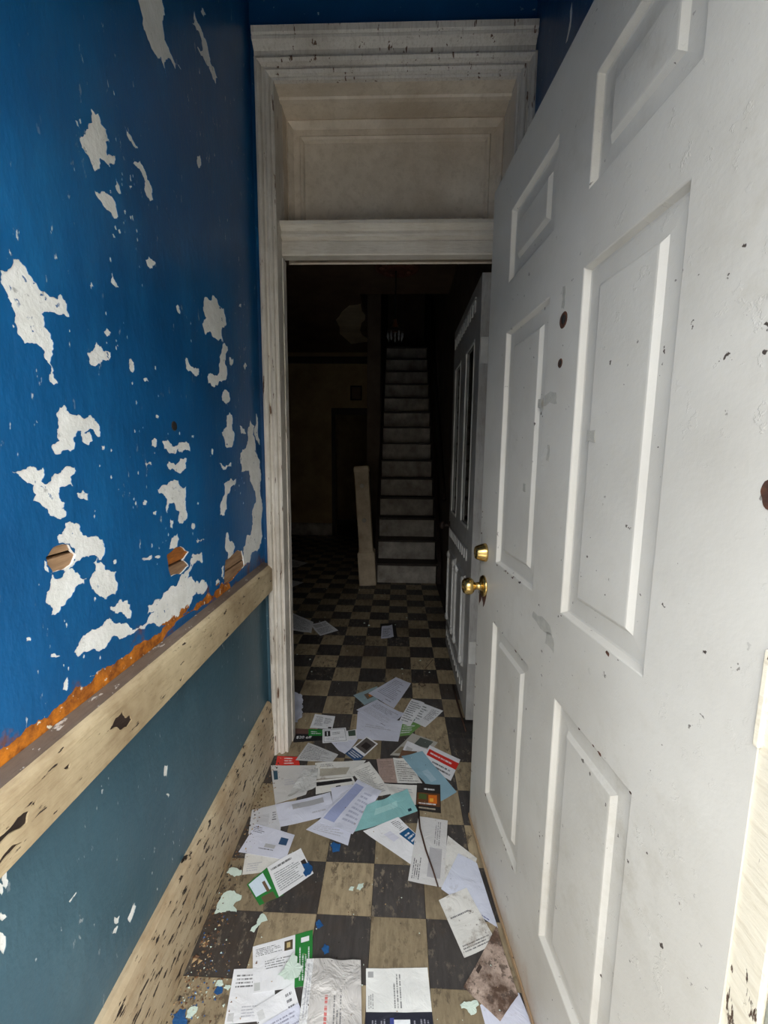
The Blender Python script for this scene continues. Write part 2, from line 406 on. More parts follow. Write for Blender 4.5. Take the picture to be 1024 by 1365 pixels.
peelB = [
 [(345,365),(365,380),(375,400),(400,400),(400,420),(370,430),(360,445),(335,452),(320,435),(313,405),(335,395)],
 [(470,425),(482,440),(480,475),(468,470),(463,440)],
 [(160,405),(190,395),(195,470),(210,515),(180,510),(185,470),(165,430)],
 [(215,600),(232,590),(255,625),(300,640),(340,640),(360,670),(362,705),(345,700),(335,680),(290,685),(275,695),(265,715),(270,745),(240,755),(210,770),(190,755),(185,740),(215,720),(205,690),(210,650)],
 [(290,690),(325,690),(335,720),(320,738),(295,720)],
 [(40,830),(80,825),(110,810),(135,825),(158,830),(160,850),(150,865),(170,875),(185,850),(210,840),(230,820),(270,815),(275,830),(255,850),(265,885),(245,880),(215,890),(215,920),(235,945),(225,965),(240,975),(235,995),(205,1000),(180,990),(160,960),(120,940),(122,880),(90,865),(65,840)],
 [(275,910),(300,895),(320,910),(320,935),(295,930),(280,925)],
 [(205,1065),(230,1040),(235,1015),(260,1015),(290,1030),(310,1060),(345,1060),(370,1075),(380,1105),(365,1150),(320,1140),(290,1150),(270,1165),(230,1190),(270,1150),(270,1110),(250,1090),(215,1090)],
 [(365,1120),(350,1160),(380,1185),(420,1190),(425,1240),(415,1275),(385,1290),(365,1280),(330,1255),(325,1215),(345,1190),(335,1160)],
 [(160,1150),(185,1200),(225,1210),(265,1180),(290,1205),(315,1215),(300,1230),(270,1260),(240,1300),(215,1335),(200,1347),(185,1347),(180,1310),(165,1290),(180,1230),(183,1195)],
 [(800,375),(820,380),(812,420),(818,480),(800,505),(775,520),(770,530),(745,520),(745,490),(760,480),(785,480),(790,440)],
 [(665,430),(675,425),(690,455),(715,460),(715,485),(700,490),(685,470),(668,460)],
 [(825,420),(838,425),(832,455),(822,450)], [(880,440),(888,450),(882,465),(875,455)],
 [(800,545),(825,545),(828,570),(812,590),(798,580)],
 [(815,630),(835,630),(835,670),(842,690),(830,745),(815,750),(805,710),(797,690),(815,670)],
 [(545,720),(565,715),(565,740),(545,740)],
 [(582,725),(610,725),(620,740),(640,735),(680,730),(685,760),(655,765),(640,750),(615,765),(590,750)],
 [(605,790),(640,800),(655,785),(672,785),(670,820),(640,835),(615,825),(600,810)],
 [(520,800),(545,798),(548,812),(525,815)],
 [(565,895),(600,880),(625,860),(650,885),(670,885),(670,940),(675,990),(655,1020),(640,1010),(645,975),(630,955),(610,945),(600,980),(600,930),(575,910)],
 [(612,1000),(625,1005),(622,1040),(612,1030)], [(690,1015),(702,1020),(698,1040),(688,1035)],
 [(800,870),(830,855),(850,855),(845,885),(820,910),(815,935),(808,990),(790,990),(795,940),(808,905)],
 [(790,800),(810,815),(832,800),(832,815),(808,825)],
 [(900,640),(915,670),(910,700),(920,760),(935,800),(940,840),(935,900),(945,960),(940,1030),(940,1090),(925,1120),(900,1150),(880,1170),(875,1130),(885,1070),(905,1040),(905,985),(920,940),(910,890),(895,830),(870,815),(862,785),(885,740),(890,700)],
 [(920,620),(928,660),(935,740),(920,720)], [(860,660),(880,680),(885,695),(865,690)], [(866,800),(874,800),(876,835),(868,835)],
 [(815,1050),(825,1080),(845,1100),(840,1125),(810,1165),(800,1220),(825,1225),(795,1210),(795,1180),(820,1130),(810,1080)],
 [(640,1050),(645,1075),(630,1110),(605,1115),(615,1080)],
 [(690,1130),(725,1120),(730,1155),(710,1150),(690,1180),(675,1215),(700,1225),(740,1225),(745,1250),(720,1270),(690,1260),(670,1300),(600,1347),(530,1347),(530,1315),(560,1290),(600,1260),(640,1230),(660,1200)],
 [(510,1145),(545,1130),(548,1140),(515,1150)], [(556,1136),(578,1132),(576,1142),(558,1144)],
 [(430,1290),(445,1310),(470,1305),(475,1340),(450,1340),(420,1325)],
 [(635,240),(645,240),(650,262),(638,258)], [(860,230),(868,232),(866,242),(859,240)],
 [(515,498),(530,496),(536,508),(520,512)], [(555,452),(562,455),(562,467),(555,463)], [(560,628),(572,630),(568,642),(560,640)],
 [(365,738),(377,736),(375,754),(366,752)], [(516,938),(530,940),(526,952),(514,950)], [(550,976),(566,972),(562,986),(548,988)],
 [(710,940),(716,942),(714,950),(708,948)], [(760,750),(768,752),(766,772),(760,768)], [(690,700),(698,702),(696,712),(688,710)],
 [(705,1078),(735,1072),(732,1080),(708,1088)],[(776,1225),(790,1222),(788,1240),(775,1240)],[(410,1148),(420,1150),(416,1166),(408,1164)],
]
peelC = [
 [(250,430),(265,405),(310,350),(345,340),(370,310),(385,330),(420,330),(440,345),(480,340),(500,310),(520,290),(560,260),(600,225),(640,215),(690,185),(700,210),(680,235),(650,240),(640,270),(620,300),(590,330),(560,340),(520,330),(490,350),(440,370),(400,380),(380,375),(360,410),(330,425),(300,425),(265,445)],
 [(370,275),(400,260),(430,250),(445,290),(440,315),(415,300),(385,290)],
 [(300,510),(345,480),(385,465),(360,490),(330,515)],
 [(215,545),(228,510),(225,560)], [(88,380),(104,378),(106,390),(90,392)], [(172,432),(188,432),(205,440),(190,446),(174,446)],
 [(-10,775),(60,715),(130,655),(200,605),(250,552),(300,535),(360,486),(430,436),(500,388),(560,338),(620,305),(660,268),(720,238),(775,198),(775,260),(500,480),(230,680),(60,840),(-10,900)],
]
lathB = [
 [(165,1140),(190,1105),(220,1092),(250,1095),(275,1130),(260,1165),(230,1185),(190,1195),(170,1165)],
 [(600,1130),(650,1100),(680,1120),(660,1150),(680,1170),(650,1200),(615,1210),(605,1175)],
 [(805,1235),(810,1150),(850,1115),(870,1115),(880,1170),(860,1190),(830,1225),(810,1235)],
]
rng = random.Random(3)
holes = [rough_poly(wall_poly(p, CA), 0.22, 3, rng) for p in peelA] + [rough_poly(wall_poly(p, CB), 0.24, 3, rng) for p in peelB] + [rough_poly(wall_poly(p, CC), 0.2, 4, rng) for p in peelC]
lath_holes = [rough_poly(wall_poly(p, CB), 0.08, 2, rng) for p in lathB]
def chip_poly(cy, cz, r, n=7, st=1.0):
    return [(cy + r * math.cos(a * 2 * math.pi / n) * rng.uniform(0.5, 1.2), cz + st * r * math.sin(a * 2 * math.pi / n) * rng.uniform(0.5, 1.2)) for a in range(n)]
for k in range(120):                                      # scattered small chips round the big losses
    src = rng.choice(holes)
    p = rng.choice(src)
    holes.append(chip_poly(p[0] + rng.gauss(0, 0.03), p[1] + rng.gauss(0, 0.04), rng.uniform(0.0015, 0.004), 6, 1.5))

Y0, Y1, ZC = 0.36, 1.66, 3.05
wl = box('wall_left', (-0.75, -0.05, -0.02), (XW - 0.03, Y1 + 0.02, ZC), M['dark']); tag(wl, kind='structure')
sheet('plaster', XW - 0.0012, 0.006, (-0.05, 0.0, Y1 + 0.02, ZC), lath_holes, M['plaster'], wl)
sheet('blue_paint', XW, 0.0012, (-0.05, 0.80, Y1 + 0.02, ZC), holes + lath_holes, M['blue'], wl)
teal_holes = [rough_poly(wall_poly(p, CC), 0.15, 2, rng) for p in (
 [(385,1320),(405,1315),(400,1340),(385,1340)], [(430,1325),(455,1270),(460,1285),(440,1340)], [(385,1360),(400,1348),(392,1375),(378,1378)],
 [(230,1270),(258,1234),(260,1240),(236,1274)], [(10,1170),(25,1165),(30,1200),(20,1230),(8,1200)], [(0,1200),(12,1220),(6,1260),(-4,1240)],
 [(5,1300),(25,1320),(10,1335),(-5,1325)],[(555,810),(566,808),(562,850),(552,845)],[(560,905),(572,908),(568,920)],[(0,1370),(22,1400),(15,1450),(-5,1430)])]
sheet('teal_paint', XW, 0.0012, (-0.05, 0.2, Y1 + 0.02, 0.80), teal_holes, M['teal'], wl)
for i, hp in enumerate(lath_holes):                      # two laths with a gap behind every hole
    ys = [p[0] for p in hp]; zs = [p[1] for p in hp]
    zm = (min(zs) + max(zs)) / 2 + (0.004, -0.004, -0.004)[i]
    mt = (M['lath'], M['lath'], M['lath'])[i]
    for s in (1, -1):
        lz = sorted((zm + s * 0.003, zm + s * 0.05))
        box('lath', (XW - 0.022, min(ys) - 0.03, lz[0]), (XW - 0.005, max(ys) + 0.03, lz[1]),
            M['lath_rust'] if (i == 1 and s == 1) else mt, wl, 0.001)
# loose curl of blue paint by the casing
bm = bmesh.new()
cp = hit(338, 322, 0, XW)
vs = []
for i in range(9):
    for j in range(5):
        a = (j / 4 - 0.5) * 2.4; zz = cp.z + 0.045 - i * 0.011
        rr = 0.011 * (1 - 0.5 * abs(i / 8 - 0.5))
        vs.append(bm.verts.new((XW + 0.002 + rr * (1 + math.cos(a + 0.4 * math.sin(i))), cp.y + rr * 1.4 * math.sin(a) + 0.002 * i, zz)))
for i in range(8):
    for j in range(4):
        bm.faces.new((vs[i * 5 + j], vs[i * 5 + j + 1], vs[i * 5 + j + 6], vs[i * 5 + j + 5]))
mesh_obj('paint_curl', bm, M['blue'], wl, True)
o = lathe('wall_hole', [(0.0075, 0.001), (0.010, 0.0025), (0.012, 0.0)], M['dark'], wl, 14, 'X', tuple(hit(232, 568, 0, XW)))

# chair rail and baseboard (left)
rail = prism('trim_1', [(XW - 0.005, 0.735), (-0.5075, 0.735), (-0.5075, 0.815), (-0.511, 0.826), (-0.516, 0.834), (-0.524, 0.838), (XW - 0.005, 0.840)], 1, -0.05, 1.645, M['dark_wood'])
tag(rail, kind='structure')
rail_chips = [[(370,690),(390,650),(415,625),(425,650),(440,640),(445,655),(430,680),(410,690),(395,680)], [(215,820),(240,798),(235,820)],
 [(0,1050),(60,985),(100,965),(90,1005),(50,1030),(0,1075)], [(0,1130),(40,1080),(75,1068),(30,1110),(0,1150)], [(275,690),(295,680),(292,693)], [(330,672),(355,648),(345,668)], [(600,525),(620,505),(612,528)],
 [(760,290),(770,262),(772,272)], [(5,945),(30,925),(40,945),(20,965)], [(108,940),(125,922),(118,945)], [(185,700),(200,690),(195,705)]]
rh = [rough_poly(wall_poly(p, CC, -0.505), 0.12, 2, rng) for p in rail_chips]
for k in range(30): rh.append(chip_poly(rng.uniform(0.45, 1.6), rng.uniform(0.74, 0.81), rng.uniform(0.001, 0.003), 6, 0.6))
sheet('cream_paint', -0.505, 0.0025, (-0.05, 0.736, 1.645, 0.815), rh, M['rail'], rail)
prism('rail_lip', [(-0.511, 0.8155), (-0.505, 0.8155), (-0.5055, 0.824), (-0.508, 0.831), (-0.513, 0.837), (-0.519, 0.8405), (-0.522, 0.837)], 1, -0.05, 1.645, M['rail'], rail)
prism('rail_top', [(-0.523, 0.838), (-0.5192, 0.8407), (-0.524, 0.8425), (-0.534, 0.8445), (XW, 0.848), (XW, 0.840)], 1, -0.05, 1.645, M['rail_top'], rail)
bb = prism('baseboard_left', [(XW - 0.005, 0.0), (-0.515, 0.0), (-0.514, 0.05), (-0.516, 0.16), (-0.520, 0.205), (-0.527, 0.228), (-0.535, 0.238), (XW - 0.005, 0.242)], 1, -0.05, 1.64, M['base'])
tag(bb, kind='structure')

# ------------------------------------------------------------------ the wall with the inner doorway
XR, YE, YB = 0.455, 1.66, 1.885
XJL, XJR, ZJ = -0.461, 0.395, 2.595
we = empty('wall_back'); tag(we, kind='structure')
box('wall_panel', (-2.1, YE, ZJ + 0.021), (0.75, YB, ZC), M['blue_plain'], we)
box('wall_panel', (-0.75, YE, 0.79), (XJL - 0.021, YE + 0.10, ZJ + 0.02), M['blue_plain'], we)
box('wall_panel', (-0.75, YE, 0), (XJL - 0.021, YE + 0.10, 0.789), M['teal'], we)
box('wall_panel', (-2.1, YE, -0.1), (-0.751, YB, ZJ + 0.02), M['blue_plain'], we)
box('wall_panel', (XJR + 0.021, YE, 0), (0.75, YB, ZJ + 0.02), M['blue_plain'], we)
tr = empty('trim_2', (0, YE, 0)); tag(tr, kind='structure')
def casing_run(name, prof, sides, mat, base=None):
    """mitred casing: profile points are (outward offset, protrusion)"""
    n = len(prof)
    path = [lambda o: (XJL - o, 0.0), lambda o: (XJL - o, ZJ + o), lambda o: (XJR + o, ZJ + o), lambda o: (XJR + o, 0.0)]
    seg = {'L': (0, 1), 'T': (1, 2), 'R': (2, 3)}[sides]
    vs = []
    for s in seg:
        for o_, d in prof:
            x, z = path[s](o_); vs.append((x, -d, z))
    fs = [(i, i + 1, n + i + 1, n + i) for i in range(n - 1)] + [(n - 1, 0, n, 2 * n - 1), tuple(range(n))[::-1], tuple(range(n, 2 * n))]
    o = pydata(name, vs, fs, mat, tr)
    bm = bmesh.new(); bm.from_mesh(o.data); bmesh.ops.recalc_face_normals(bm, faces=bm.faces); bm.to_mesh(o.data); bm.free()
    return o
prof = [(o_, d * 1.35) for o_, d in [(0.0, 0.0), (0.0, 0.010), (0.006, 0.012), (0.008, 0.008), (0.012, 0.008), (0.016, 0.016), (0.024, 0.020), (0.030, 0.018), (0.033, 0.014), (0.040, 0.014), (0.044, 0.024), (0.052, 0.028), (0.060, 0.026), (0.064, 0.018), (0.064, 0.0)]]
casing_run('side_casing', prof, 'L', M['casing']); casing_run('side_casing', prof, 'R', M['casing']); casing_run('head_casing', prof, 'T', M['casing'])
prism('cornice', [(0.0, ZJ + 0.060), (-0.022, ZJ + 0.060), (-0.024, ZJ + 0.068), (-0.018, ZJ + 0.072), (-0.020, ZJ + 0.088), (-0.032, ZJ + 0.100), (-0.042, ZJ + 0.106), (-0.044, ZJ + 0.114), (-0.040, ZJ + 0.118), (-0.046, ZJ + 0.124), (-0.048, ZJ + 0.142), (0.0, ZJ + 0.142)], 0, -0.526, 0.452, M['casing'], tr)
# jambs, soffit
D_ = YB - YE
box('jamb', (XJL - 0.02, 0, 0), (XJL, 0.10, ZJ), M['casing'], tr, 0.002)
box('jamb', (XJR, 0, 0), (XJR + 0.02, D_, ZJ), M['casing'], tr, 0.002)
box('door_stop', (XJL, 0.055, 0), (XJL + 0.004, 0.098, 2.04), M['casing'], tr, 0.001)
box('transom_cheek', (XJL - 0.02, 0.101, 2.17), (XJL, D_, ZJ), M['transom'], tr)
box('door_stop', (XJR - 0.013, 0.075, 0), (XJR, 0.12, 2.04), M['casing'], tr, 0.003)
box('soffit', (XJL, 0, ZJ), (XJR, D_, ZJ + 0.02), M['transom'], tr)
prism('soffit_moulding', [(0.055, ZJ), (0.06, ZJ - 0.006), (0.075, ZJ - 0.008), (0.085, ZJ)], 0, XJL, XJR, M['transom'], tr)
# transom: recessed panel with a stepped frame
yp = 0.19
box('transom_board', (XJL, yp, 2.10), (XJR, yp + 0.02, ZJ), M['transom'], tr)
def frame_ring(name, x0, x1, z0, z1, steps, mat, y=yp):
    """moulded ring: steps = (inset, y) from outside to inside"""
    vs = []
    for ins, yy in steps: vs += [(x0 + ins, yy, z0 + ins), (x1 - ins, yy, z0 + ins), (x1 - ins, yy, z1 - ins), (x0 + ins, yy, z1 - ins)]
    fs = []
    for i in range(len(steps) - 1):
        for k in range(4): fs.append((i * 4 + k, i * 4 + (k + 1) % 4, (i + 1) * 4 + (k + 1) % 4, (i + 1) * 4 + k))
    o = pydata(name, vs, fs, mat, tr)
    bm = bmesh.new(); bm.from_mesh(o.data)
    for f in bm.faces:
        if f.normal.y > 0: f.normal_flip()
    bm.to_mesh(o.data); bm.free()
    return o
frame_ring('transom_frame', XJL, XJR, 2.06, ZJ, [(0.0, yp - 0.03), (0.006, yp - 0.034), (0.018, yp - 0.02), (0.024, yp - 0.012), (0.046, yp - 0.012), (0.052, yp - 0.018), (0.06, yp - 0.012), (0.066, yp)], M['transom'])
# transom bar (header)
prism('transom_bar', [(0.060, 2.050), (0.056, 2.054), (0.056, 2.098), (0.062, 2.102), (0.062, 2.106), (0.046, 2.112), (0.044, 2.120), (0.052, 2.124), (0.052, 2.134), (0.034, 2.146), (0.028, 2.148), (0.028, 2.160), (0.040, 2.164), (0.19, 2.168), (0.19, 2.120), (0.105, 2.060), (0.100, 2.050)], 0, XJL, XJR, M['header'], tr)
# stone threshold strip under the inner door
th = box('trim_3', (XJL, YE + 0.01, -0.004), (XJR, YE + 0.17, 0.0035), M['dark_wood'], None, 0.001); tag(th, kind='structure')
bpy.data.objects.remove(th)

wr = box('wall_right', (XR, -0.05, -0.02), (XR + 0.12, YE, ZC), M['blue_plain']); tag(wr, kind='structure')
cl = box('ceiling', (-0.75, -0.05, ZC), (0.75, YE + 0.1, ZC + 0.08), M['ceiling']); tag(cl, kind='structure')
# white scraped spot high on the right wall
p1 = hit(762, 20, 0, XR)
bm = bmesh.new()
pts = [(0, 0.03), (0.010, 0.018), (0.006, -0.008), (0.016, -0.026), (0.030, -0.042), (0.018, -0.046), (-0.002, -0.030), (-0.006, 0.0)]
a = [bm.verts.new((XR - 0.0006, p1.y + q[0], p1.z + q[1])) for q in pts]; bm.faces.new(a)
r = bmesh.ops.extrude_face_region(bm, geom=list(bm.faces))
for v in [g for g in r['geom'] if isinstance(g, bmesh.types.BMVert)]: v.co.x -= 0.0006
bmesh.ops.recalc_face_normals(bm, faces=bm.faces)
mesh_obj('bare_patch', bm, M['plaster'], wr)

# ------------------------------------------------------------------ front wall and street outside
OXL, OXR, OZ = -0.60, 0.362, 2.10
wf = empty('wall_front'); tag(wf, kind='structure')
box('masonry', (-3.0, -0.05, -0.3), (-0.56, 0.30, 3.6), M['brick_paint'], wf)
box('masonry', (OXR + 0.045, -0.05, -0.3), (3.0, 0.36, 3.6), M['dark_wood'], wf)
box('masonry', (-0.56, -0.05, OZ), (OXR + 0.045, 0.36, 3.6), M['brick_paint'], wf)
jb = empty('trim_3', (0, 0, 0)); tag(jb, kind='structure')
box('door_jamb', (OXR + 0.003, -0.04, 0), (OXR + 0.042, 0.352, OZ), M['brick_paint'], jb, 0.003)
box('jamb_strip', (OXR - 0.001, 0.352, 0), (OXR + 0.042, 0.392, OZ), M['stop'], jb, 0.003)
box('strike_scar', (OXR + 0.0012, 0.362, 1.00), (OXR + 0.003, 0.392, 1.30), M['door_rust'], jb, 0.0004) if False else None
M['asphalt'] = mat_plain('dark_asphalt', srgb(84, 84, 84), srgb(66, 66, 66), 3)
sw = box('sidewalk', (-14, -2.2, -0.34), (14, -0.05, -0.20), M['concrete']); tag(sw, kind='structure')
gr = box('ground', (-14, -14, -0.45), (14, -0.05, -0.341), M['asphalt']); tag(gr, kind='structure')
hs_ = empty('wall_street'); tag(hs_, kind='structure')
M['facade'] = mat_plain('cream_painted_facade', srgb(150, 141, 128), srgb(132, 124, 112), 2)
box('facade', (-14, -13.4, -0.34), (14, -13.0, 6.1), M['facade'], hs_)  # unseen house row, added to dim the hall; height and tone set accordingly
for k in range(8):
    for z_ in (0.9, 3.9):
        box('window', (-13 + 3.4 * k, -13.0, z_), (-12.1 + 3.4 * k, -12.96, z_ + 1.6), M['glass'], hs_, 0.01)
st = box('doorstep', (-0.8, -0.6, -0.20), (0.8, -0.05, -0.02), M['concrete'], None, 0.01); tag(st, kind='structure')

# ------------------------------------------------------------------ floor tiles
fo = box('floor', (-2.1, -0.05, -0.16), (0.60, 8.6, -0.004), M['subfloor']); tag(fo, kind='structure')
T, TX, TY = 0.1534, -0.0575, 1.0085
bm = bmesh.new(); add_box(bm, (-T / 2 + 0.0006, -T / 2 + 0.0006, -0.0045), (T / 2 - 0.0006, T / 2 - 0.0006, 0.0), 0.0)
tm = bpy.data.meshes.new('tile_light'); bm.to_mesh(tm); tm.materials.append(M['tile_tan'])
tm2 = tm.copy(); tm2.name = 'tile_dark'; tm2.materials.clear(); tm2.materials.append(M['tile_dark']); bm.free()
cells = []
for i in range(-14, 4):
    for j in range(-7, 44):
        cx, cy = TX + (i + 0.5) * T, TY + (j + 0.5) * T
        if cy < 0.0 or cy > 8.0: continue
        x0, x1 = (-0.54, 0.46) if cy < 1.75 else (-2.0, 0.47)
        if cx < x0 - 0.05 or cx > x1: continue
        v = Vector((cx, cy, 0)) - EYE
        zc = v.dot(FWD)
        px, py = 512 + F_PX * v.dot(RIGHT) / zc, 682 + F_PX * v.dot(DOWN) / zc
        vis = zc > 0.1 and -20 < px < 700 and py < 1400
        if cy > 1.9 and px < 370: vis = False
        cells.append((not vis, cy, i, j, cx, cy))
cells.sort()
rest = []
for k, (nv, _, i, j, cx, cy) in enumerate(cells):
    dk = (i + j + (j >= 5)) % 2 == 0                         # the checker slips by one tile at the inner doorway
    me = tm2 if dk else tm
    if k < 300 and not nv:
        o = bpy.data.objects.new('tile', me); o.location = (cx, cy, random.uniform(-0.0006, 0.0004)); o.rotation_euler = (random.uniform(-.004, .004), random.uniform(-.004, .004), random.uniform(-0.004, 0.004))
        link(o, fo)
    else: rest.append((cx, cy, dk))
bm = bmesh.new()
for cx, cy, dk in rest:
    n0 = len(bm.faces)
    add_box(bm, (cx - T / 2 + 0.0006, cy - T / 2 + 0.0006, -0.0045), (cx + T / 2 - 0.0006, cy + T / 2 - 0.0006, 0.0))
    bm.faces.ensure_lookup_table()
    for f in bm.faces[n0:]: f.material_index = 1 if dk else 0
tf = mesh_obj('tile_field', bm, M['tile_tan'], fo); tf.data.materials.append(M['tile_dark']); tf['kind'] = 'stuff'

# ------------------------------------------------------------------ front door (door_1), swung open against the right
d1 = empty('door_1', (0.3585, 0.3895, 0.0), math.atan2(0.9957, -0.0927)); tag(d1, kind='structure')
DW, DZ0, DZ1, DT = 0.950, 0.014, 2.045, 0.044
pan_x = [(0.165, 0.405), (0.535, 0.795)]
pan_z = [(0.245, 0.803), (0.980, 1.613), (1.738, 1.916)]
xs = [0, 0.165, 0.405, 0.535, 0.795, DW]; zs = [DZ0, 0.245, 0.803, 0.980, 1.613, 1.738, 1.916, DZ1]
bm = bmesh.new()
g = [[bm.verts.new((x, 0, z)) for z in zs] for x in xs]
for i in range(5):
    for j in range(7):
        if i in (1, 3) and j in (1, 3, 5): continue
        bm.faces.new((g[i][j], g[i][j + 1], g[i + 1][j + 1], g[i + 1][j]))
b4 = [(0, DZ0), (0, DZ1), (DW, DZ1), (DW, DZ0)]
fr = [bm.verts.new((x, -0.0001, z)) for x, z in b4]; bk = [bm.verts.new((x, -DT, z)) for x, z in b4]
for k in range(4): bm.faces.new((fr[k], fr[(k + 1) % 4], bk[(k + 1) % 4], bk[k]))
bm.faces.new(bk)
bmesh.ops.recalc_face_normals(bm, faces=bm.faces)
for f in bm.faces:
    c = f.calc_center_median()
    if abs(c.y) < 1e-6 and f.normal.y < 0: f.normal_flip()
slab = mesh_obj('slab', bm, M['door'], d1)
def door_panel(x0, x1, z0, z1):
    steps = [(0.0, 0.0), (0.002, -0.0012), (0.0065, -0.0115), (0.010, -0.0125), (0.042, -0.0105), (0.050, -0.0035), (0.053, -0.003)]
    vs = []
    for ins, y in steps: vs += [(x0 + ins, y, z0 + ins), (x1 - ins, y, z0 + ins), (x1 - ins, y, z1 - ins), (x0 + ins, y, z1 - ins)]
    fs = [(i * 4 + k, i * 4 + (k + 1) % 4, (i + 1) * 4 + (k + 1) % 4, (i + 1) * 4 + k) for i in range(len(steps) - 1) for k in range(4)]
    L = (len(steps) - 1) * 4; fs.append((L, L + 1, L + 2, L + 3))
    o = pydata('panel', vs, fs, M['door'], d1)
    bm = bmesh.new(); bm.from_mesh(o.data)
    for f in bm.faces:
        f.normal_update()
        if f.normal.y < 0: f.normal_flip()
    bm.to_mesh(o.data); bm.free()
for px_ in pan_x:
    for pz_ in pan_z: door_panel(*px_, *pz_)
# lock set
kn = empty('door_knob'); kn.parent = d1; kn.location = (0.893, 0, 0.880)
bpy.data.objects.remove(kn)
rose = lathe('door_knob', [(0.0, 0.0), (0.034, 0.0), (0.034, 0.003), (0.031, 0.007), (0.022, 0.010), (0.013, 0.013), (0.011, 0.026), (0.013, 0.032), (0.021, 0.036), (0.0265, 0.043), (0.027, 0.052), (0.024, 0.062), (0.019, 0.067), (0.012, 0.066), (0.010, 0.063), (0.0, 0.063)], M['brass'], d1, 32, 'Y', (0.893, 0, 0.880))
lathe('key_slot', [(0.0, 0.0625), (0.006, 0.0625), (0.006, 0.0640), (0.0, 0.0640)], M['dark'], rose, 12, 'Y', (0.893, 0, 0.880))
db = lathe('deadbolt', [(0.0, 0.0), (0.029, 0.0), (0.029, 0.004), (0.027, 0.012), (0.0205, 0.030), (0.019, 0.032), (0.016, 0.032), (0.015, 0.030), (0.0, 0.030)], M['brass'], d1, 32, 'Y', (0.891, 0, 0.988))
box('key_slot', (0.8895, 0.0302, 0.981), (0.8925, 0.0308, 0.995), M['dark'], db)
def blotch(name, cx, cz, pts, mat, y=0.0003, th_=0.0006, par=d1):
    bm = bmesh.new()
    a = [bm.verts.new((cx + p[0], y, cz + p[1])) for p in rough_poly(pts, 0.12, 2, rng)]
    bm.faces.new(a)
    r = bmesh.ops.extrude_face_region(bm, geom=list(bm.faces))
    for v in [q for q in r['geom'] if isinstance(q, bmesh.types.BMVert)]: v.co.y -= th_
    bmesh.ops.recalc_face_normals(bm, faces=bm.faces)
    return mesh_obj(name, bm, mat, par)
blotch('rust_stain', 0.893, 0.86, [(-0.03, 0.0), (0.0, -0.05), (0.02, -0.02), (0.045, -0.06), (0.042, 0.04), (0.02, 0.03)], M['door_rust'])
blotch('rust_stain', 0.925, 0.95, [(0.015, -0.04), (0.02, 0.03), (0.012, 0.09), (0.006, 0.02)], M['door_rust'])
# two old screw holes, a lock scar by the hinges, tape residue
for cx, cz, rr in ((0.469, 1.545, 0.012), (0.471, 1.465, 0.007)):
    lathe('old_lock_hole', [(rr * 1.3, 0.0), (rr * 1.15, 0.0012), (rr, 0.0008), (rr * 0.8, 0.0004), (0.0, 0.0004)], M['door_rust'], d1, 16, 'Y', (cx, 0, cz))
    lathe('hole_core', [(0.0, 0.0005), (rr * 0.7, 0.0005), (rr * 0.7, 0.001), (0.0, 0.001)], M['dark'], d1, 14, 'Y', (cx - 0.001, 0, cz + 0.001))
blotch('lock_scar', 0.022, 1.250, [(-0.018, -0.012), (-0.004, -0.019), (0.004, -0.012), (0.008, 0.0), (0.005, 0.010), (-0.006, 0.016), (-0.018, 0.014)], M['door_rust'], 0.0006, 0.0009)
blotch('lock_scar', 0.016, 1.252, [(-0.012, -0.008), (-0.003, -0.011), (0.003, 0.0), (-0.002, 0.009), (-0.012, 0.009)], M['dark'], 0.0009, 0.0003)
M['tape'] = mat_plain('grey_tape_residue', srgb(178, 175, 166), srgb(154, 151, 143), 60, 0.8, 0.3)
for cx, cz, w_, h_, y_ in ((0.475, 1.588, 0.006, 0.022, 0.0003), (0.505, 1.40, 0.030, 0.012, 0.0003), (0.565, 1.40, 0.010, 0.010, -0.004), (0.345, 1.318, 0.014, 0.011, -0.0015), (0.500, 1.29, 0.006, 0.018, 0.0003), (0.62, 1.21, 0.008, 0.010, -0.0015), (0.48, 0.93, 0.05, 0.008, 0.0003), (0.44, 0.905, 0.02, 0.016, 0.0003)):
    blotch('tape_residue', cx, cz, [(-w_, -h_), (w_, -h_ * 0.8), (w_ * 0.9, h_), (-w_ * 0.8, h_ * 0.9)], M['tape'], y_, 0.0005)
for k in range(34):                                          # chipped paint along panel edges and the free edge
    px_ = rng.choice(pan_x[1:] * 2 + pan_x[:1]); z_ = rng.choice((0.980, 0.980, 0.803, 0.245))
    r_ = rng.uniform(0.0012, 0.0038)
    cx_, cz_ = rng.uniform(*px_), z_ - rng.uniform(0.0, 0.006)
    if k % 4 == 0: cx_, cz_ = DW - rng.uniform(0.002, 0.012), rng.uniform(0.1, 1.2)
    blotch('paint_chip', cx_, cz_, [(r_ * 1.8 * math.cos(a_) * rng.uniform(.6, 1.2), r_ * math.sin(a_) * rng.uniform(.6, 1.2)) for a_ in (0, 1.05, 2.1, 3.14, 4.2, 5.2)], M['door_rust'])
for z_ in (0.25, 1.05, 1.82):                                # hinges between door and jamb
    hb = box('hinge', (-0.003, -0.004, z_ - 0.05), (0.003, 0.003, z_ + 0.05), M['stop'], d1, 0.001)
box('door_sweep', (0.0, 0.0005, DZ0), (DW, 0.004, 0.030), mat_cream('soiled_sweep', srgb(176, 150, 116), srgb(120, 90, 62), srgb(70, 48, 34), (4, 4, 9), 0.66), d1, 0.001)

M['dentil'] = mat_plain('pale_dentil_paint', srgb(214, 214, 210), srgb(176, 174, 168), 8)
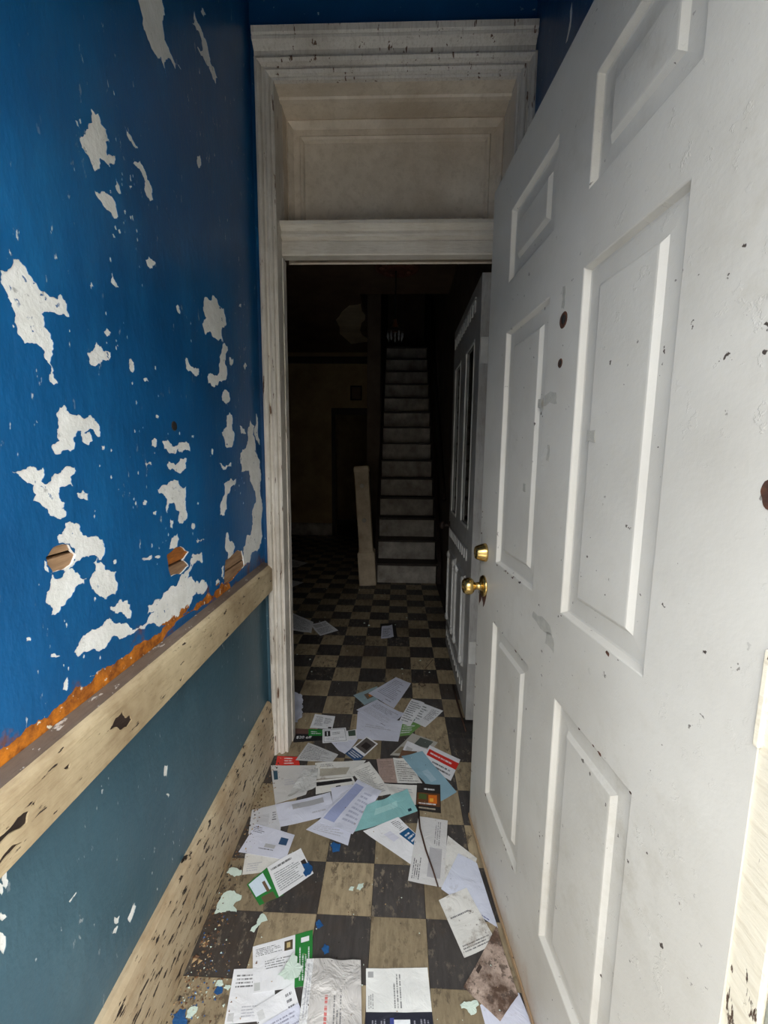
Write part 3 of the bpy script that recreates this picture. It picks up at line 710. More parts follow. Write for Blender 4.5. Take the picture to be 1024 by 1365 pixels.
# ------------------------------------------------------------------ inner door (door_2), opened into the hall
d2 = empty('door_2', (0.345, 1.888, 0.0), math.radians(90)); tag(d2, kind='structure')
W2, Z2, T2 = 0.865, 2.055, 0.040
gl = [(0.125, 0.375), (0.55, 0.775)]
bm = bmesh.new()
xs = [0.0, 0.125, 0.375, 0.55, 0.775, W2]
for (xa, xb) in ((0.0, 0.125), (0.375, 0.55), (0.775, W2)): add_box(bm, (xa, -T2, 0.93), (xb, 0, 1.82))
add_box(bm, (0, -T2, 0.015), (W2, 0, 0.93)); add_box(bm, (0, -T2, 1.82), (W2, 0, Z2))
mesh_obj('door_body', bm, M['door2'], d2)
for xa, xb in gl:
    p = box('glass_pane', (xa - 0.005, -0.014, 0.925), (xb + 0.005, -0.007, 1.825), M['glass'], d2)
    bm = bmesh.new()
    for (a, b) in (((xa, -0.006, 0.93), (xa + 0.012, 0.003, 1.82)), ((xb - 0.012, -0.006, 0.93), (xb, 0.003, 1.82)), ((xa, -0.006, 0.93), (xb, 0.003, 0.942)), ((xa, -0.006, 1.808), (xb, 0.003, 1.82))):
        add_box(bm, a, b, 0.002)
    mesh_obj('glazing_bead', bm, M['dentil'], p)
bm = bmesh.new(); add_box(bm, (-0.012, 0, -0.026), (0.012, 0.006, 0.026), 0.002)
dm = bpy.data.meshes.new('dentil'); bm.to_mesh(dm); bm.free(); dm.materials.append(M['dentil'])
for zc, x0, x1 in ((0.80, 0.14, 0.80), (0.115, 0.14, 0.80), (1.965, 0.14, 0.80)):
    box('dentil_band', (x0 - 0.02, -0.002, zc + 0.029), (x1 + 0.02, 0.008, zc + 0.036), M['door2'], d2, 0.002)
    n = int((x1 - x0) / 0.066)
    for k in range(n + 1):
        o = bpy.data.objects.new('dentil', dm); o.location = (x0 + (x1 - x0) * k / n, 0, zc); link(o, d2)
for xa, xb in ((0.13, 0.40), (0.48, 0.75)):                  # lower panels between carved mouldings
    steps = [(0.0, 0.0), (0.004, 0.012), (0.016, 0.014), (0.022, 0.004), (0.026, 0.003), (0.04, 0.010), (0.05, 0.010)]
    vs = []
    for ins, y in steps: vs += [(xa + ins, y, 0.22 + ins), (xb - ins, y, 0.22 + ins), (xb - ins, y, 0.70 - ins), (xa + ins, y, 0.70 - ins)]
    fs = [(i * 4 + k, i * 4 + (k + 1) % 4, (i + 1) * 4 + (k + 1) % 4, (i + 1) * 4 + k) for i in range(len(steps) - 1) for k in range(4)]
    L = (len(steps) - 1) * 4; fs.append((L, L + 1, L + 2, L + 3))
    p = pydata('carved_panel', vs, fs, M['door2'], d2)
    bm = bmesh.new(); bm.from_mesh(p.data)
    for f in bm.faces:
        f.normal_update()
        if f.normal.y < 0: f.normal_flip()
    bm.to_mesh(p.data); bm.free()
    for xm in (xa + 0.012, xb - 0.030):
        box('moulding_strip', (xm, 0.010, 0.27), (xm + 0.018, 0.022, 0.65), M['dentil'], d2, 0.004)
    for zz in (0.255, 0.665):
        lathe('rosette', [(0.0, 0.0), (0.024, 0.0), (0.026, 0.010), (0.018, 0.018), (0.010, 0.016), (0.0, 0.022)], M['dentil'], d2, 14, 'Y', (xa + 0.02, 0.006, zz))
        lathe('rosette', [(0.0, 0.0), (0.024, 0.0), (0.026, 0.010), (0.018, 0.018), (0.010, 0.016), (0.0, 0.022)], M['dentil'], d2, 14, 'Y', (xb - 0.02, 0.006, zz))
for zz in (0.36, 1.74):
    h_ = box('hinge', (-0.004, -0.036, zz - 0.055), (0.001, -0.004, zz + 0.055), M['dentil'], d2, 0.001)
lathe('door_knob', [(0.0, 0.0), (0.026, 0.0), (0.024, 0.006), (0.009, 0.010), (0.009, 0.035), (0.022, 0.042), (0.027, 0.052), (0.022, 0.064), (0.0, 0.068)], M['dark_wood'], d2, 20, 'Y', (0.82, 0, 0.84))

# ------------------------------------------------------------------ hall beyond
XL, YF, ZH = -1.95, 6.67, 2.87
whr = box('wall_hall_right', (0.47, YB, -0.06), (0.60, 8.6, 5.6), M['hall_right']); tag(whr, kind='structure')
whl = box('wall_hall_left', (XL - 0.1, YB, -0.06), (XL, 8.6, ZH), M['hall_wall']); tag(whl, kind='structure')
whf = empty('wall_hall_back'); tag(whf, kind='structure')
box('wall_panel', (XL, YF, 0), (-1.0, YF + 0.12, ZH), M['hall_wall'], whf)
box('wall_panel', (-1.0, YF, 1.93), (-0.40, YF + 0.12, ZH), M['hall_wall'], whf)
box('passage_end', (XL, 8.4, 0), (0.47, 8.6, ZH), M['hall_wall'], whf)
tr4 = empty('trim_4', (0, 0, 0)); tag(tr4, kind='structure')
box('head_casing', (-1.06, YF - 0.02, 1.93), (-0.40, YF, 2.03), M['dark_wood'], tr4, 0.004)
box('side_casing', (-1.06, YF - 0.02, 0), (-1.0, YF, 1.93), M['dark_wood'], tr4, 0.004)
b2 = prism('baseboard_hall', [(YF, 0), (YF - 0.02, 0), (YF - 0.02, 0.17), (YF - 0.012, 0.19), (YF, 0.2)], 0, XL, -1.06, M['riser']); tag(b2, kind='structure')
bo = box('trim_5', (XL, YF - 0.05, 2.70), (-0.40, YF, 2.80), M['dark_wood'], None, 0.012); tag(bo, kind='structure')
wst = box('wall_stair', (-0.40, 5.35, 0), (-0.236, 8.45, 5.6), M['hall_right']); tag(wst, kind='structure')
ch_ = empty('ceiling_hall'); tag(ch_, kind='structure')
box('ceiling_panel', (XL, YB, ZH), (-0.40, 8.6, ZH + 0.1), M['hall_ceiling'], ch_)
box('ceiling_panel', (-0.40, YB, ZH), (0.47, 4.35, ZH + 0.1), M['hall_ceiling'], ch_)
box('stairwell_side', (-0.46, 4.35, ZH + 0.1), (-0.40, 8.6, 5.6), M['hall_right'], ch_)
box('stairwell_front', (-0.46, 4.29, ZH + 0.1), (0.47, 4.35, 5.6), M['hall_right'], ch_)
box('upper_ceiling', (-0.46, 4.29, 5.6), (0.60, 8.6, 5.7), M['hall_ceiling'], ch_)
box('upper_back', (-0.40, 8.45, ZH), (0.47, 8.6, 5.6), M['hall_right'], ch_)
pp = [(q.x, q.y) for q in (hit(x, y, 2, ZH) for x, y in ((448, 426), (466, 407), (481, 405), (482, 430), (492, 455), (468, 458)))]
bm = bmesh.new(); a = [bm.verts.new((*p, ZH - 0.0005)) for p in rough_poly(pp, 0.08, 2, rng)]; bm.faces.new(a)
r = bmesh.ops.extrude_face_region(bm, geom=list(bm.faces))
for v in [q for q in r['geom'] if isinstance(q, bmesh.types.BMVert)]: v.co.z -= 0.004
bmesh.ops.recalc_face_normals(bm, faces=bm.faces); mesh_obj('bare_patch', bm, M['ceiling_patch'], ch_)

# staircase
stc = empty('staircase', (0.1, 4.14, 0)); tag(stc, 'steep straight staircase with dirty white risers, dark treads and a leaning newel post', 'staircase')
SX0, SX1, R_, G_, SY = -0.30, 0.36, 0.208, 0.182, 0.0
for k in range(14):
    y = SY + k * G_
    box('riser', (SX0 + 0.004, y, k * R_), (SX1 - 0.06, y + 0.02, (k + 1) * R_ - 0.022), M['riser'], stc, 0.001)
    box('tread', (SX0, y - 0.028, (k + 1) * R_ - 0.022), (SX1 - 0.05, y + G_ + 0.02, (k + 1) * R_), M['dark_wood'], stc, 0.004)
for xa, xb in ((SX0 - 0.03, SX0), (SX1 - 0.05, SX1 - 0.012)):
    prism('stringer', [(SY - 0.03, 0.0), (SY - 0.03, 0.24), (SY + 14 * G_, 14 * R_ + 0.10), (SY + 14 * G_, 14 * R_ - 0.3), (SY + 0.30, 0.0)], 0, xa, xb, M['dark_wood'], stc)
nw = empty('newel'); bpy.data.objects.remove(nw)
lean = Matrix.Rotation(math.radians(-3.4), 4, 'Y')
bm = bmesh.new()
add_box(bm, (-0.085, -0.085, 0), (0.085, 0.085, 0.34), 0.006)
for v in bm.verts: pass
nb = mesh_obj('newel_post', bm, M['newel'], stc); nb.location = (-0.385, -0.04, 0.0); nb.rotation_euler = (0, math.radians(-3.6), 0)
bm = bmesh.new(); add_box(bm, (-0.068, -0.068, 0.34), (0.068, 0.068, 1.19), 0.006); mesh_obj('shaft', bm, M['newel'], nb)
bm = bmesh.new(); add_box(bm, (-0.074, -0.074, 0.33), (0.074, 0.074, 0.355), 0.006); mesh_obj('collar', bm, M['newel'], nb)
bm = bmesh.new(); add_box(bm, (-0.073, -0.073, 1.13), (0.073, 0.073, 1.178), 0.006); mesh_obj('cap', bm, M['newel'], nb)
for zz in (0.66, 1.0):
    lathe('bolt_plug', [(0.0, 0.0), (0.022, 0.0), (0.022, -0.003), (0.014, -0.004), (0.0, -0.002)], M['riser'], nb, 16, 'Y', (0.0, -0.068, zz))
# handrail on the right wall
hr = empty('handrail', (0.44, 4.1, 0.9)); tag(hr, 'dark wooden handrail on brackets along the right wall of the stairs', 'handrail')
tube('rail', [(0.0, -0.15, -0.02), (0, 0, 0.10), (0, 2.2, 2.2 * R_ / G_ + 0.10)], 0.022, M['dark_wood'], hr, 10)
for yy in (0.05, 1.0, 1.9):
    tube('bracket', [(0.028, yy, yy * R_ / G_ + 0.02), (0.0, yy, yy * R_ / G_ + 0.06), (0.0, yy, yy * R_ / G_ + 0.13)], 0.008, M['dark'], hr, 8)
# hanging lamp and ceiling rose
cr = tag(empty('ceiling_rose', (-0.03, 3.75, ZH)), 'round reddish moulded ceiling rose above the hanging hall lamp', 'ceiling rose')
M['rose'] = mat_plain('dull_red_rose_paint', srgb(120, 72, 56), srgb(90, 52, 42), 12)
lathe('disc', [(0.0, 0.0), (0.19, 0.0), (0.19, -0.012), (0.165, -0.022), (0.15, -0.014), (0.10, -0.018), (0.085, -0.034), (0.05, -0.030), (0.0, -0.03)], M['rose'], cr, 36)
for k in range(10):
    a = k * 2 * math.pi / 10
    lathe('petal', [(0.0, -0.014), (0.028, -0.014), (0.022, -0.026), (0.010, -0.030), (0.0, -0.03)], M['rose'], cr, 10, 'Z', (0.125 * math.cos(a), 0.125 * math.sin(a), 0.0))
lp = tag(empty('pendant_lamp', (-0.042, 3.75, ZH - 0.035)), 'unlit small hanging lamp with amber bulb and glass drops in front of the stairs', 'lamp')
tube('rod', [(0, 0, 0), (0, 0, -0.40)], 0.006, M['dark'], lp)
lathe('bulb', [(0.0, -0.50), (0.020, -0.495), (0.030, -0.47), (0.028, -0.445), (0.014, -0.415), (0.012, -0.39), (0.0, -0.39)], mat_plain('amber_bulb_glass', srgb(110, 66, 34), srgb(90, 52, 26), 5, 0.3, 0), lp, 18)
lathe('canopy_ring', [(0.06, -0.47), (0.066, -0.475), (0.07, -0.485), (0.06, -0.49)], M['dark_wood'], lp, 24)
cm = mat_plain('clear_crystal', srgb(170, 172, 174), srgb(120, 124, 128), 40, 0.2, 0)
for k in range(12):
    a = k * 2 * math.pi / 12
    lathe('crystal_drop', [(0.0, -0.49), (0.007, -0.51), (0.009, -0.53), (0.0, -0.555)], cm, lp, 6, 'Z', (0.064 * math.cos(a), 0.064 * math.sin(a), -0.012 * (k % 2)))
pf = tag(empty('picture_frame', (-0.67, YF - 0.005, 2.15)), 'small dark framed picture hung above the far doorway', 'picture')
for a, b in (((-0.09, -0.02, 0), (-0.07, 0.004, 0.22)), ((0.07, -0.02, 0), (0.09, 0.004, 0.22)), ((-0.09, -0.02, 0), (0.09, 0.004, 0.02)), ((-0.09, -0.02, 0.20), (0.09, 0.004, 0.22))):
    box('frame_side', a, b, M['dark'], pf, 0.002)
box('print', (-0.07, -0.006, 0.02), (0.07, 0.0, 0.20), M['hall_ceiling'], pf)
#PAPERS#
# ------------------------------------------------------------------ litter of mail on the floor
def group_mask(name, text):
    """node group: mask of a printed block on a sheet's UV; text=True breaks it into lines of small words"""
    g = bpy.data.node_groups.new(name, 'ShaderNodeTree')
    I = g.interface
    I.new_socket('UV', in_out='INPUT', socket_type='NodeSocketVector')
    for k in ('u0', 'v0', 'u1', 'v1', 'lines', 'seed'): I.new_socket(k, in_out='INPUT', socket_type='NodeSocketFloat')
    I.new_socket('mask', in_out='OUTPUT', socket_type='NodeSocketFloat')
    gi = g.nodes.new('NodeGroupInput'); go = g.nodes.new('NodeGroupOutput')
    def mth(op, a, b=0.0):
        x = g.nodes.new('ShaderNodeMath'); x.operation = op
        for sck, v in ((x.inputs[0], a), (x.inputs[1], b)):
            if isinstance(v, (int, float)): sck.default_value = v
            else: g.links.new(v, sck)
        return x.outputs[0]
    sp = g.nodes.new('ShaderNodeSeparateXYZ'); g.links.new(gi.outputs['UV'], sp.inputs[0])
    u, v = sp.outputs[0], sp.outputs[1]
    mk = mth('MULTIPLY', mth('MULTIPLY', mth('GREATER_THAN', u, gi.outputs['u0']), mth('LESS_THAN', u, gi.outputs['u1'])),
             mth('MULTIPLY', mth('GREATER_THAN', v, gi.outputs['v0']), mth('LESS_THAN', v, gi.outputs['v1'])))
    if text:
        t = mth('MULTIPLY', mth('DIVIDE', mth('SUBTRACT', v, gi.outputs['v0']), mth('SUBTRACT', gi.outputs['v1'], gi.outputs['v0'])), gi.outputs['lines'])
        row = mth('FLOOR', t); fr = mth('FRACT', t)
        ln = mth('MULTIPLY', mth('GREATER_THAN', fr, 0.28), mth('LESS_THAN', fr, 0.74))
        cv = g.nodes.new('ShaderNodeCombineXYZ')
        g.links.new(mth('MULTIPLY', u, 85.0), cv.inputs[0]); g.links.new(mth('MULTIPLY', row, 7.31), cv.inputs[1]); g.links.new(gi.outputs['seed'], cv.inputs[2])
        nz = g.nodes.new('ShaderNodeTexNoise'); nz.inputs['Scale'].default_value = 1.0; nz.inputs['Detail'].default_value = 1.0
        g.links.new(cv.outputs[0], nz.inputs['Vector'])
        # ragged right ends
        cv2 = g.nodes.new('ShaderNodeCombineXYZ'); g.links.new(mth('MULTIPLY', row, 3.77), cv2.inputs[0]); g.links.new(gi.outputs['seed'], cv2.inputs[1])
        wn = g.nodes.new('ShaderNodeTexWhiteNoise'); wn.noise_dimensions = '3D'; g.links.new(cv2.outputs[0], wn.inputs['Vector'])
        ul = mth('DIVIDE', mth('SUBTRACT', u, gi.outputs['u0']), mth('SUBTRACT', gi.outputs['u1'], gi.outputs['u0']))
        rag = mth('LESS_THAN', ul, mth('ADD', mth('MULTIPLY', wn.outputs[0], 0.45), 0.6))
        mk = mth('MULTIPLY', mth('MULTIPLY', mk, ln), mth('MULTIPLY', rag, mth('GREATER_THAN', nz.outputs[0], 0.43)))
    g.links.new(mk, go.inputs['mask'])
    return g
G_TEXT, G_BOX = group_mask('printed_lines', True), group_mask('printed_block', False)
INK = srgb(58, 58, 66)
def mat_print(name, base, blocks, stain=0.25, rough=0.6, stain_col=srgb(112, 96, 80), plastic=False, seed=0.0):
    t = NT(name, 0.25 if plastic else rough)
    uv = t.n.new('ShaderNodeUVMap').outputs[0]
    c = t.mix(t.ramp(t.noise(9, 4), [(0.35, 0.0), (0.7, 1.0)]), base, tuple(x * 0.9 for x in base))
    sx = t.n.new('ShaderNodeSeparateXYZ'); t.l.new(uv, sx.inputs[0]); cx = t.n.new('ShaderNodeCombineXYZ')
    t.l.new(sx.outputs[1], cx.inputs[0]); t.l.new(sx.outputs[0], cx.inputs[1]); vu = cx.outputs[0]
    for i, b in enumerate(blocks):
        kind, u0, v0, u1, v1 = b[:5]
        if kind in 'TV': lines, col = b[5], (b[6] if len(b) > 6 else INK)
        else: lines, col = 1, b[5]
        n = t.n.new('ShaderNodeGroup'); n.node_tree = G_TEXT if kind in 'TV' else G_BOX
        t.l.new(vu if kind == 'V' else uv, n.inputs['UV'])
        if kind == 'V': u0, v0, u1, v1 = v0, u0, v1, u1
        for k, val in zip(('u0', 'v0', 'u1', 'v1', 'lines', 'seed'), (u0, v0, u1, v1, lines, seed + i * 3.3)): n.inputs[k].default_value = val
        c = t.mix(t.math('MULTIPLY', n.outputs[0], 0.82 if kind in 'TV' else 1.0), c, col)
    if stain > 0:
        s = t.noise(13, 6, 0.72, (1, 1, 1)); lo = 0.72 - 0.32 * stain
        c = t.mix(t.ramp(s, [(lo, 0.0), (lo + 0.16, min(1.0, 0.35 + stain))]), c, stain_col)
        s2 = t.noise(48, 4, 0.7); l2 = 0.76 - 0.22 * stain
        c = t.mix(t.ramp(s2, [(l2, 0.0), (l2 + 0.05, 0.75)]), c, srgb(70, 58, 50))
    t.color(c)
    t.bump(t.noise(17, 4, 0.6, (1, 1, 1), None, False, 1.2), 0.45 if not plastic else 0.9, 0.006 if not plastic else 0.012)
    return t.m

HM_X0, HM_Y0, HM_C = -1.3, 0.55, 0.004
HM = np.zeros((460, 1200))
HM_ID = np.zeros((460, 1200), int)
def hm_idx(x, y): return np.clip(((x - HM_X0) / HM_C).astype(int), 0, 459), np.clip(((y - HM_Y0) / HM_C).astype(int), 0, 1199)
prng = np.random.default_rng(11)
def smooth_noise(nu, nv, cells, amp):
    g = prng.random((cells + 2, cells + 2))
    U = np.linspace(0, cells, nu); V = np.linspace(0, cells, nv)
    iu, iv = U.astype(int), V.astype(int); fu, fv = (U - iu)[:, None], (V - iv)[None, :]
    fu = fu * fu * (3 - 2 * fu); fv = fv * fv * (3 - 2 * fv)
    a = g[iu][:, iv]; b = g[iu + 1][:, iv]; c = g[iu][:, iv + 1]; d = g[iu + 1][:, iv + 1]
    return amp * ((a * (1 - fu) + b * fu) * (1 - fv) + (c * (1 - fu) + d * fu) * fv)
def paper(name, label, cat, px, base, blocks=(), stain=0.25, thick=0.0003, crumple=0.0014, curl=(0, 0, 0, 0), group=None, plastic=False, ragged=0.0, stain_col=srgb(112, 96, 80)):
    P = [fl(*p, 0.004) for p in px]                            # TL, TR, BR, BL on the floor
    A = [np.array((p.x, p.y)) for p in P]
    lu = (np.linalg.norm(A[1] - A[0]) + np.linalg.norm(A[2] - A[3])) / 2; lv = (np.linalg.norm(A[3] - A[0]) + np.linalg.norm(A[2] - A[1])) / 2
    nu, nv = max(5, int(lu / 0.009)), max(5, int(lv / 0.009))
    u = np.linspace(0, 1, nu)[:, None]; v = np.linspace(0, 1, nv)[None, :]
    X = A[3][0] * (1 - u) * (1 - v) + A[2][0] * u * (1 - v) + A[1][0] * u * v + A[0][0] * (1 - u) * v
    Y = A[3][1] * (1 - u) * (1 - v) + A[2][1] * u * (1 - v) + A[1][1] * u * v + A[0][1] * (1 - u) * v
    if ragged > 0:
        ring = np.zeros((nu, nv), bool); ring[0] = ring[-1] = True; ring[:, 0] = ring[:, -1] = True
        X = X + ring * prng.normal(0, ragged, X.shape); Y = Y + ring * prng.normal(0, ragged, X.shape)
    ix, iy = hm_idx(X, Y)
    B = np.zeros_like(X)
    for dx in (-1, 0, 1):
        for dy in (-1, 0, 1):
            B = np.maximum(B, HM[np.clip(ix + dx, 0, 459), np.clip(iy + dy, 0, 1199)])
    Z = B.copy()
    for _ in range(14):
        Q = np.pad(Z, 1, mode='edge'); avg = (Q[2:, 1:-1] + Q[:-2, 1:-1] + Q[1:-1, 2:] + Q[1:-1, :-2]) / 4
        Z = np.maximum(B, avg)
    lift = smooth_noise(nu, nv, 3, crumple) + smooth_noise(nu, nv, 7, crumple * 0.35)
    lift = lift - lift.min()
    for (cu, cv), h in zip(((0, 1), (1, 1), (1, 0), (0, 0)), curl):
        if h: lift = lift + h * np.clip(1 - np.hypot((u - cu) * lu, (v - cv) * lv) / 0.07, 0, 1) ** 2
    Z = Z + lift + 0.0004
    top = Z + thick
    vs = [(X[i, j], Y[i, j], top[i, j]) for i in range(nu) for j in range(nv)] + [(X[i, j], Y[i, j], Z[i, j]) for i in range(nu) for j in range(nv)]
    N = nu * nv; ID = lambda i, j: i * nv + j
    fs = []
    for i in range(nu - 1):
        for j in range(nv - 1):
            q = (ID(i, j), ID(i + 1, j), ID(i + 1, j + 1), ID(i, j + 1)); fs.append(q); fs.append(tuple(k + N for k in q[::-1]))
    ringp = [ID(i, 0) for i in range(nu)] + [ID(nu - 1, j) for j in range(1, nv)] + [ID(i, nv - 1) for i in range(nu - 2, -1, -1)] + [ID(0, j) for j in range(nv - 2, 0, -1)]
    n2 = len(vs); nr = len(ringp)
    vs = vs + [vs[a] for a in ringp] + [vs[a + N] for a in ringp]
    for k in range(nr): fs.append((n2 + (k + 1) % nr, n2 + k, n2 + nr + k, n2 + nr + (k + 1) % nr))
    mt = mat_print(name + '_print', base, blocks, stain, plastic=plastic, stain_col=stain_col, seed=float(prng.random() * 90))
    o = pydata(name, vs, fs, mt, None, True)
    o.data.polygons.foreach_set('use_smooth', [True] * len(fs))
    lay = o.data.uv_layers.new(name='UVMap')
    UV = np.stack([np.broadcast_to(u, X.shape), np.broadcast_to(v, X.shape)], -1).reshape(-1, 2); UV = np.concatenate([UV, UV, UV[ringp], UV[ringp]])
    li = np.zeros(len(o.data.loops), int); o.data.loops.foreach_get('vertex_index', li)
    lay.data.foreach_set('uv', UV[li].astype(np.float32).ravel())
    # origin at the sheet's own centre on the floor
    c = Vector((float(X.mean()), float(Y.mean()), float(Z.min()))); o.data.transform(Matrix.Translation(-c)); o.location = c
    # raise the pile
    k = 5
    uu = np.linspace(0, nu - 1, (nu - 1) * k + 1); vv = np.linspace(0, nv - 1, (nv - 1) * k + 1)
    iu = np.clip(uu.astype(int), 0, nu - 2); iv = np.clip(vv.astype(int), 0, nv - 2); fu = (uu - iu)[:, None]; fv = (vv - iv)[None, :]
    def up(F): return (F[iu][:, iv] * (1 - fu) + F[iu + 1][:, iv] * fu) * (1 - fv) + (F[iu][:, iv + 1] * (1 - fu) + F[iu + 1][:, iv + 1] * fu) * fv
    jx, jy = hm_idx(up(X), up(Y)); np.maximum.at(HM, (jx, jy), up(top))
    tag(o, label, cat, group)
    return o
WHITE, OFF, LAV, GREY = srgb(226, 226, 228), srgb(214, 212, 206), srgb(206, 208, 222), srgb(186, 186, 186)
GREEN, TEAL, BLUEP, NAVY = srgb(38, 120, 52), srgb(136, 186, 186), srgb(140, 174, 188), srgb(34, 36, 48)
RED, BLK, DBLUE, GHOST = srgb(204, 46, 36), srgb(34, 32, 34), srgb(24, 84, 128), srgb(168, 168, 176)
E_ = 0.0006
G1 = 'mail scattered on the tiles'
LET = [('T', .1, .1, .9, .9, 16)]
# --- hall, far to near
paper('letter', 'dim folded sheet far back on the hall floor at the left doorway jamb', 'letter', [(383,744),(411,750),(396,756),(380,756)], OFF, [('T', .1, .2, .9, .8, 6)], .5, group=G1)
paper('letter', 'pale scrap sheet at the left jamb level with the newel post foot', 'letter', [(380,771),(405,776),(391,782),(378,782)], OFF, [], .5, group=G1)
paper('letter', 'open printed letter lying farthest left in the hall, beside a smaller form', 'letter', [(386,815),(418,829),(415,844),(380,838)], WHITE, LET, .2, crumple=.006, group=G1)
paper('printed_form', 'small printed form overlapping the letter at the left of the hall', 'form', [(413,833),(434,827),(451,840),(427,847)], WHITE, [('T', .1, .1, .9, .55, 8), ('B', .12, .62, .6, .9, GREY), ('T', .65, .62, .92, .9, 5)], .2, group=G1)
paper('notebook_cover', 'black card under the folded note in the middle of the hall', 'card', [(507,831),(527,830),(530,850),(508,849)], BLK, [], .1, group=G1)
paper('folded_note', 'small white folded note alone in the middle of the hall floor', 'note', [(509,835),(523,833),(525,850),(508,851)], LAV, [('T', .1, .1, .9, .8, 7)], .05, crumple=.005, curl=(0, 0, .006, 0), group=G1)
# --- heap past the inner doorway
paper('torn_sheet', 'crumpled white sheet squeezed against the left jamb of the inner doorway', 'paper', [(391,924),(404,927),(403,957),(393,967)], LAV, [], .4, crumple=.012, ragged=.003, curl=(.008, 0, .01, .01), group=G1)
paper('postcard', 'pale blue postcard with a small picture under the topmost white letter', 'postcard', [(471,926),(503,914),(507,930),(486,939)], srgb(150, 172, 178), [('B', .35, .3, .75, .75, srgb(110, 96, 80)), ('B', .5, .4, .65, .6, srgb(190, 120, 60))], .2, group=G1)
paper('flyer', 'green flyer strip poking out below the two-page leaflet on the right of the heap', 'flyer', [(537,962),(566,962),(547,979),(531,981)], srgb(110, 150, 84), [('T', .1, .15, .9, .8, 4, WHITE)], .2, group=G1)
paper('leaflet', 'two-column printed leaflet lying nearest the open inner door', 'leaflet', [(560,935),(591,947),(567,969),(543,958)], WHITE, [('T', .08, .15, .55, .9, 6, srgb(60, 74, 70)), ('B', .05, .03, .35, .14, srgb(70, 110, 100)), ('T', .6, .3, .95, .9, 12)], .15, group=G1)
paper('leaflet', 'creased printed sheet half under the leaflet nearest the inner door', 'leaflet', [(549,931),(566,937),(547,968),(531,963)], WHITE, [('T', .08, .08, .92, .92, 10, srgb(90, 92, 94))], .2, crumple=.005, group=G1)
paper('blank_sheet', 'large plain white sheet under two letters at the top of the heap', 'paper', [(477,948),(537,962),(531,988),(474,984)], LAV, [('T', .2, .45, .8, .6, 2, GHOST)], .1, group=G1)
paper('letter', 'white letter lying across the large plain sheet at the top of the heap', 'letter', [(503,932),(539,952),(516,972),(475,946)], LAV, [('T', .1, .15, .9, .5, 7, GHOST), ('T', .1, .55, .9, .85, 6, srgb(120, 120, 132)), ('T', .75, .06, .95, .12, 1)], .1, group=G1)
paper('letter', 'white letter farthest back in the heap, pointing towards the stairs', 'letter', [(528,902),(548,911),(525,944),(491,924)], LAV, [('T', .12, .2, .88, .9, 12, srgb(130, 130, 145)), ('T', .55, .1, .9, .15, 1)], .05, curl=(0, .004, 0, 0), group=G1)
o20 = paper('coupon', 'black and green coupon reading $20 off beside the left jamb', 'coupon', [(391,970),(432,972),(431,986),(391,989)], BLK, [('B', .5, .42, 1.0, 1.0, GREEN), ('B', 0, .6, .5, 1.0, srgb(96, 70, 62)), ('T', .58, .55, .9, .85, 2, WHITE)], .15, group=G1)
paper('reply_card', 'white reply card lying just above the black and green coupon', 'card', [(420,951),(447,954),(443,971),(413,970)], WHITE, [('T', .12, .2, .5, .85, 7), ('T', .55, .35, .9, .8, 5), ('B', .8, .02, .95, .14, BLK)], .15, group=G1)
paper('letter', 'white sheet corner showing beneath the card with a black round emblem', 'letter', [(441,988),(478,984),(462,1005),(452,1000)], LAV, [], .15, group=G1)
paper('emblem_card', 'white bordered card with a black round emblem on its left', 'card', [(430,972),(461,969),(464,988),(430,990)], WHITE, [('B', .05, .06, .95, .94, srgb(150, 152, 156)), ('B', .07, .09, .93, .91, WHITE), ('B', .09, .45, .32, .85, BLK), ('B', .18, .5, .22, .8, WHITE), ('T', .4, .55, .85, .75, 2), ('T', .12, .15, .88, .36, 2, GHOST)], .08, group=G1)
paper('photo_card', 'small picture card striped dark green next to the large plain sheet', 'card', [(461,974),(475,972),(476,986),(463,987)], WHITE, [('B', .2, .4, .9, .95, srgb(70, 84, 70))], .15, group=G1)
paper('photo_card', 'postcard with a dark photo and blue lower end in the upper heap', 'postcard', [(489,981),(504,991),(476,1016),(460,1004)], WHITE, [('B', .08, .42, .92, .95, srgb(86, 80, 76)), ('B', .3, .55, .8, .8, srgb(46, 40, 38)), ('B', 0, 0, 1, .32, srgb(44, 74, 112)), ('T', .1, .06, .9, .28, 3, WHITE)], .1, group=G1)
paper('photo_flyer', 'grey picture flyer partly under a white card on the right of the heap', 'flyer', [(550,977),(584,989),(566,1009),(520,1006)], srgb(176, 172, 162), [('B', .35, .55, .85, .95, srgb(86, 92, 86)), ('B', .05, .1, .4, .4, srgb(130, 120, 100))], .3, group=G1)
paper('red_stripe_flyer', 'white flyer with a bold red stripe at the right edge of the heap', 'flyer', [(573,993),(614,1012),(601,1040),(560,1017)], WHITE, [('B', .05, .5, 1.0, .82, RED), ('T', .12, .58, .95, .74, 1, WHITE), ('T', .3, .1, .95, .42, 2, BLK)], .15, group=G1)
paper('card', 'small white card lying on the grey picture flyer', 'card', [(543,987),(571,1000),(562,1011),(537,999)], WHITE, [('B', .1, .1, .4, .5, GREY)], .1, group=G1)
paper('brown_leaflet', 'brown earth-toned leaflet end under the pale blue envelope', 'leaflet', [(536,1000),(556,1002),(552,1014),(530,1012)], srgb(112, 84, 64), [], .3, group=G1)
paper('red_card', 'red card tucked at the foot of the left doorway casing', 'card', [(370,1007),(397,1008),(400,1019),(367,1020)], RED, [('T', .35, .1, .75, .9, 3, WHITE)], .15, group=G1)
paper('newsprint', 'grey printed newsprint sheet just right of the red card', 'paper', [(411,989),(451,1005),(443,1015),(394,1013)], GREY, [('T', .05, .08, .95, .92, 10, srgb(96, 96, 100))], .3, group=G1)
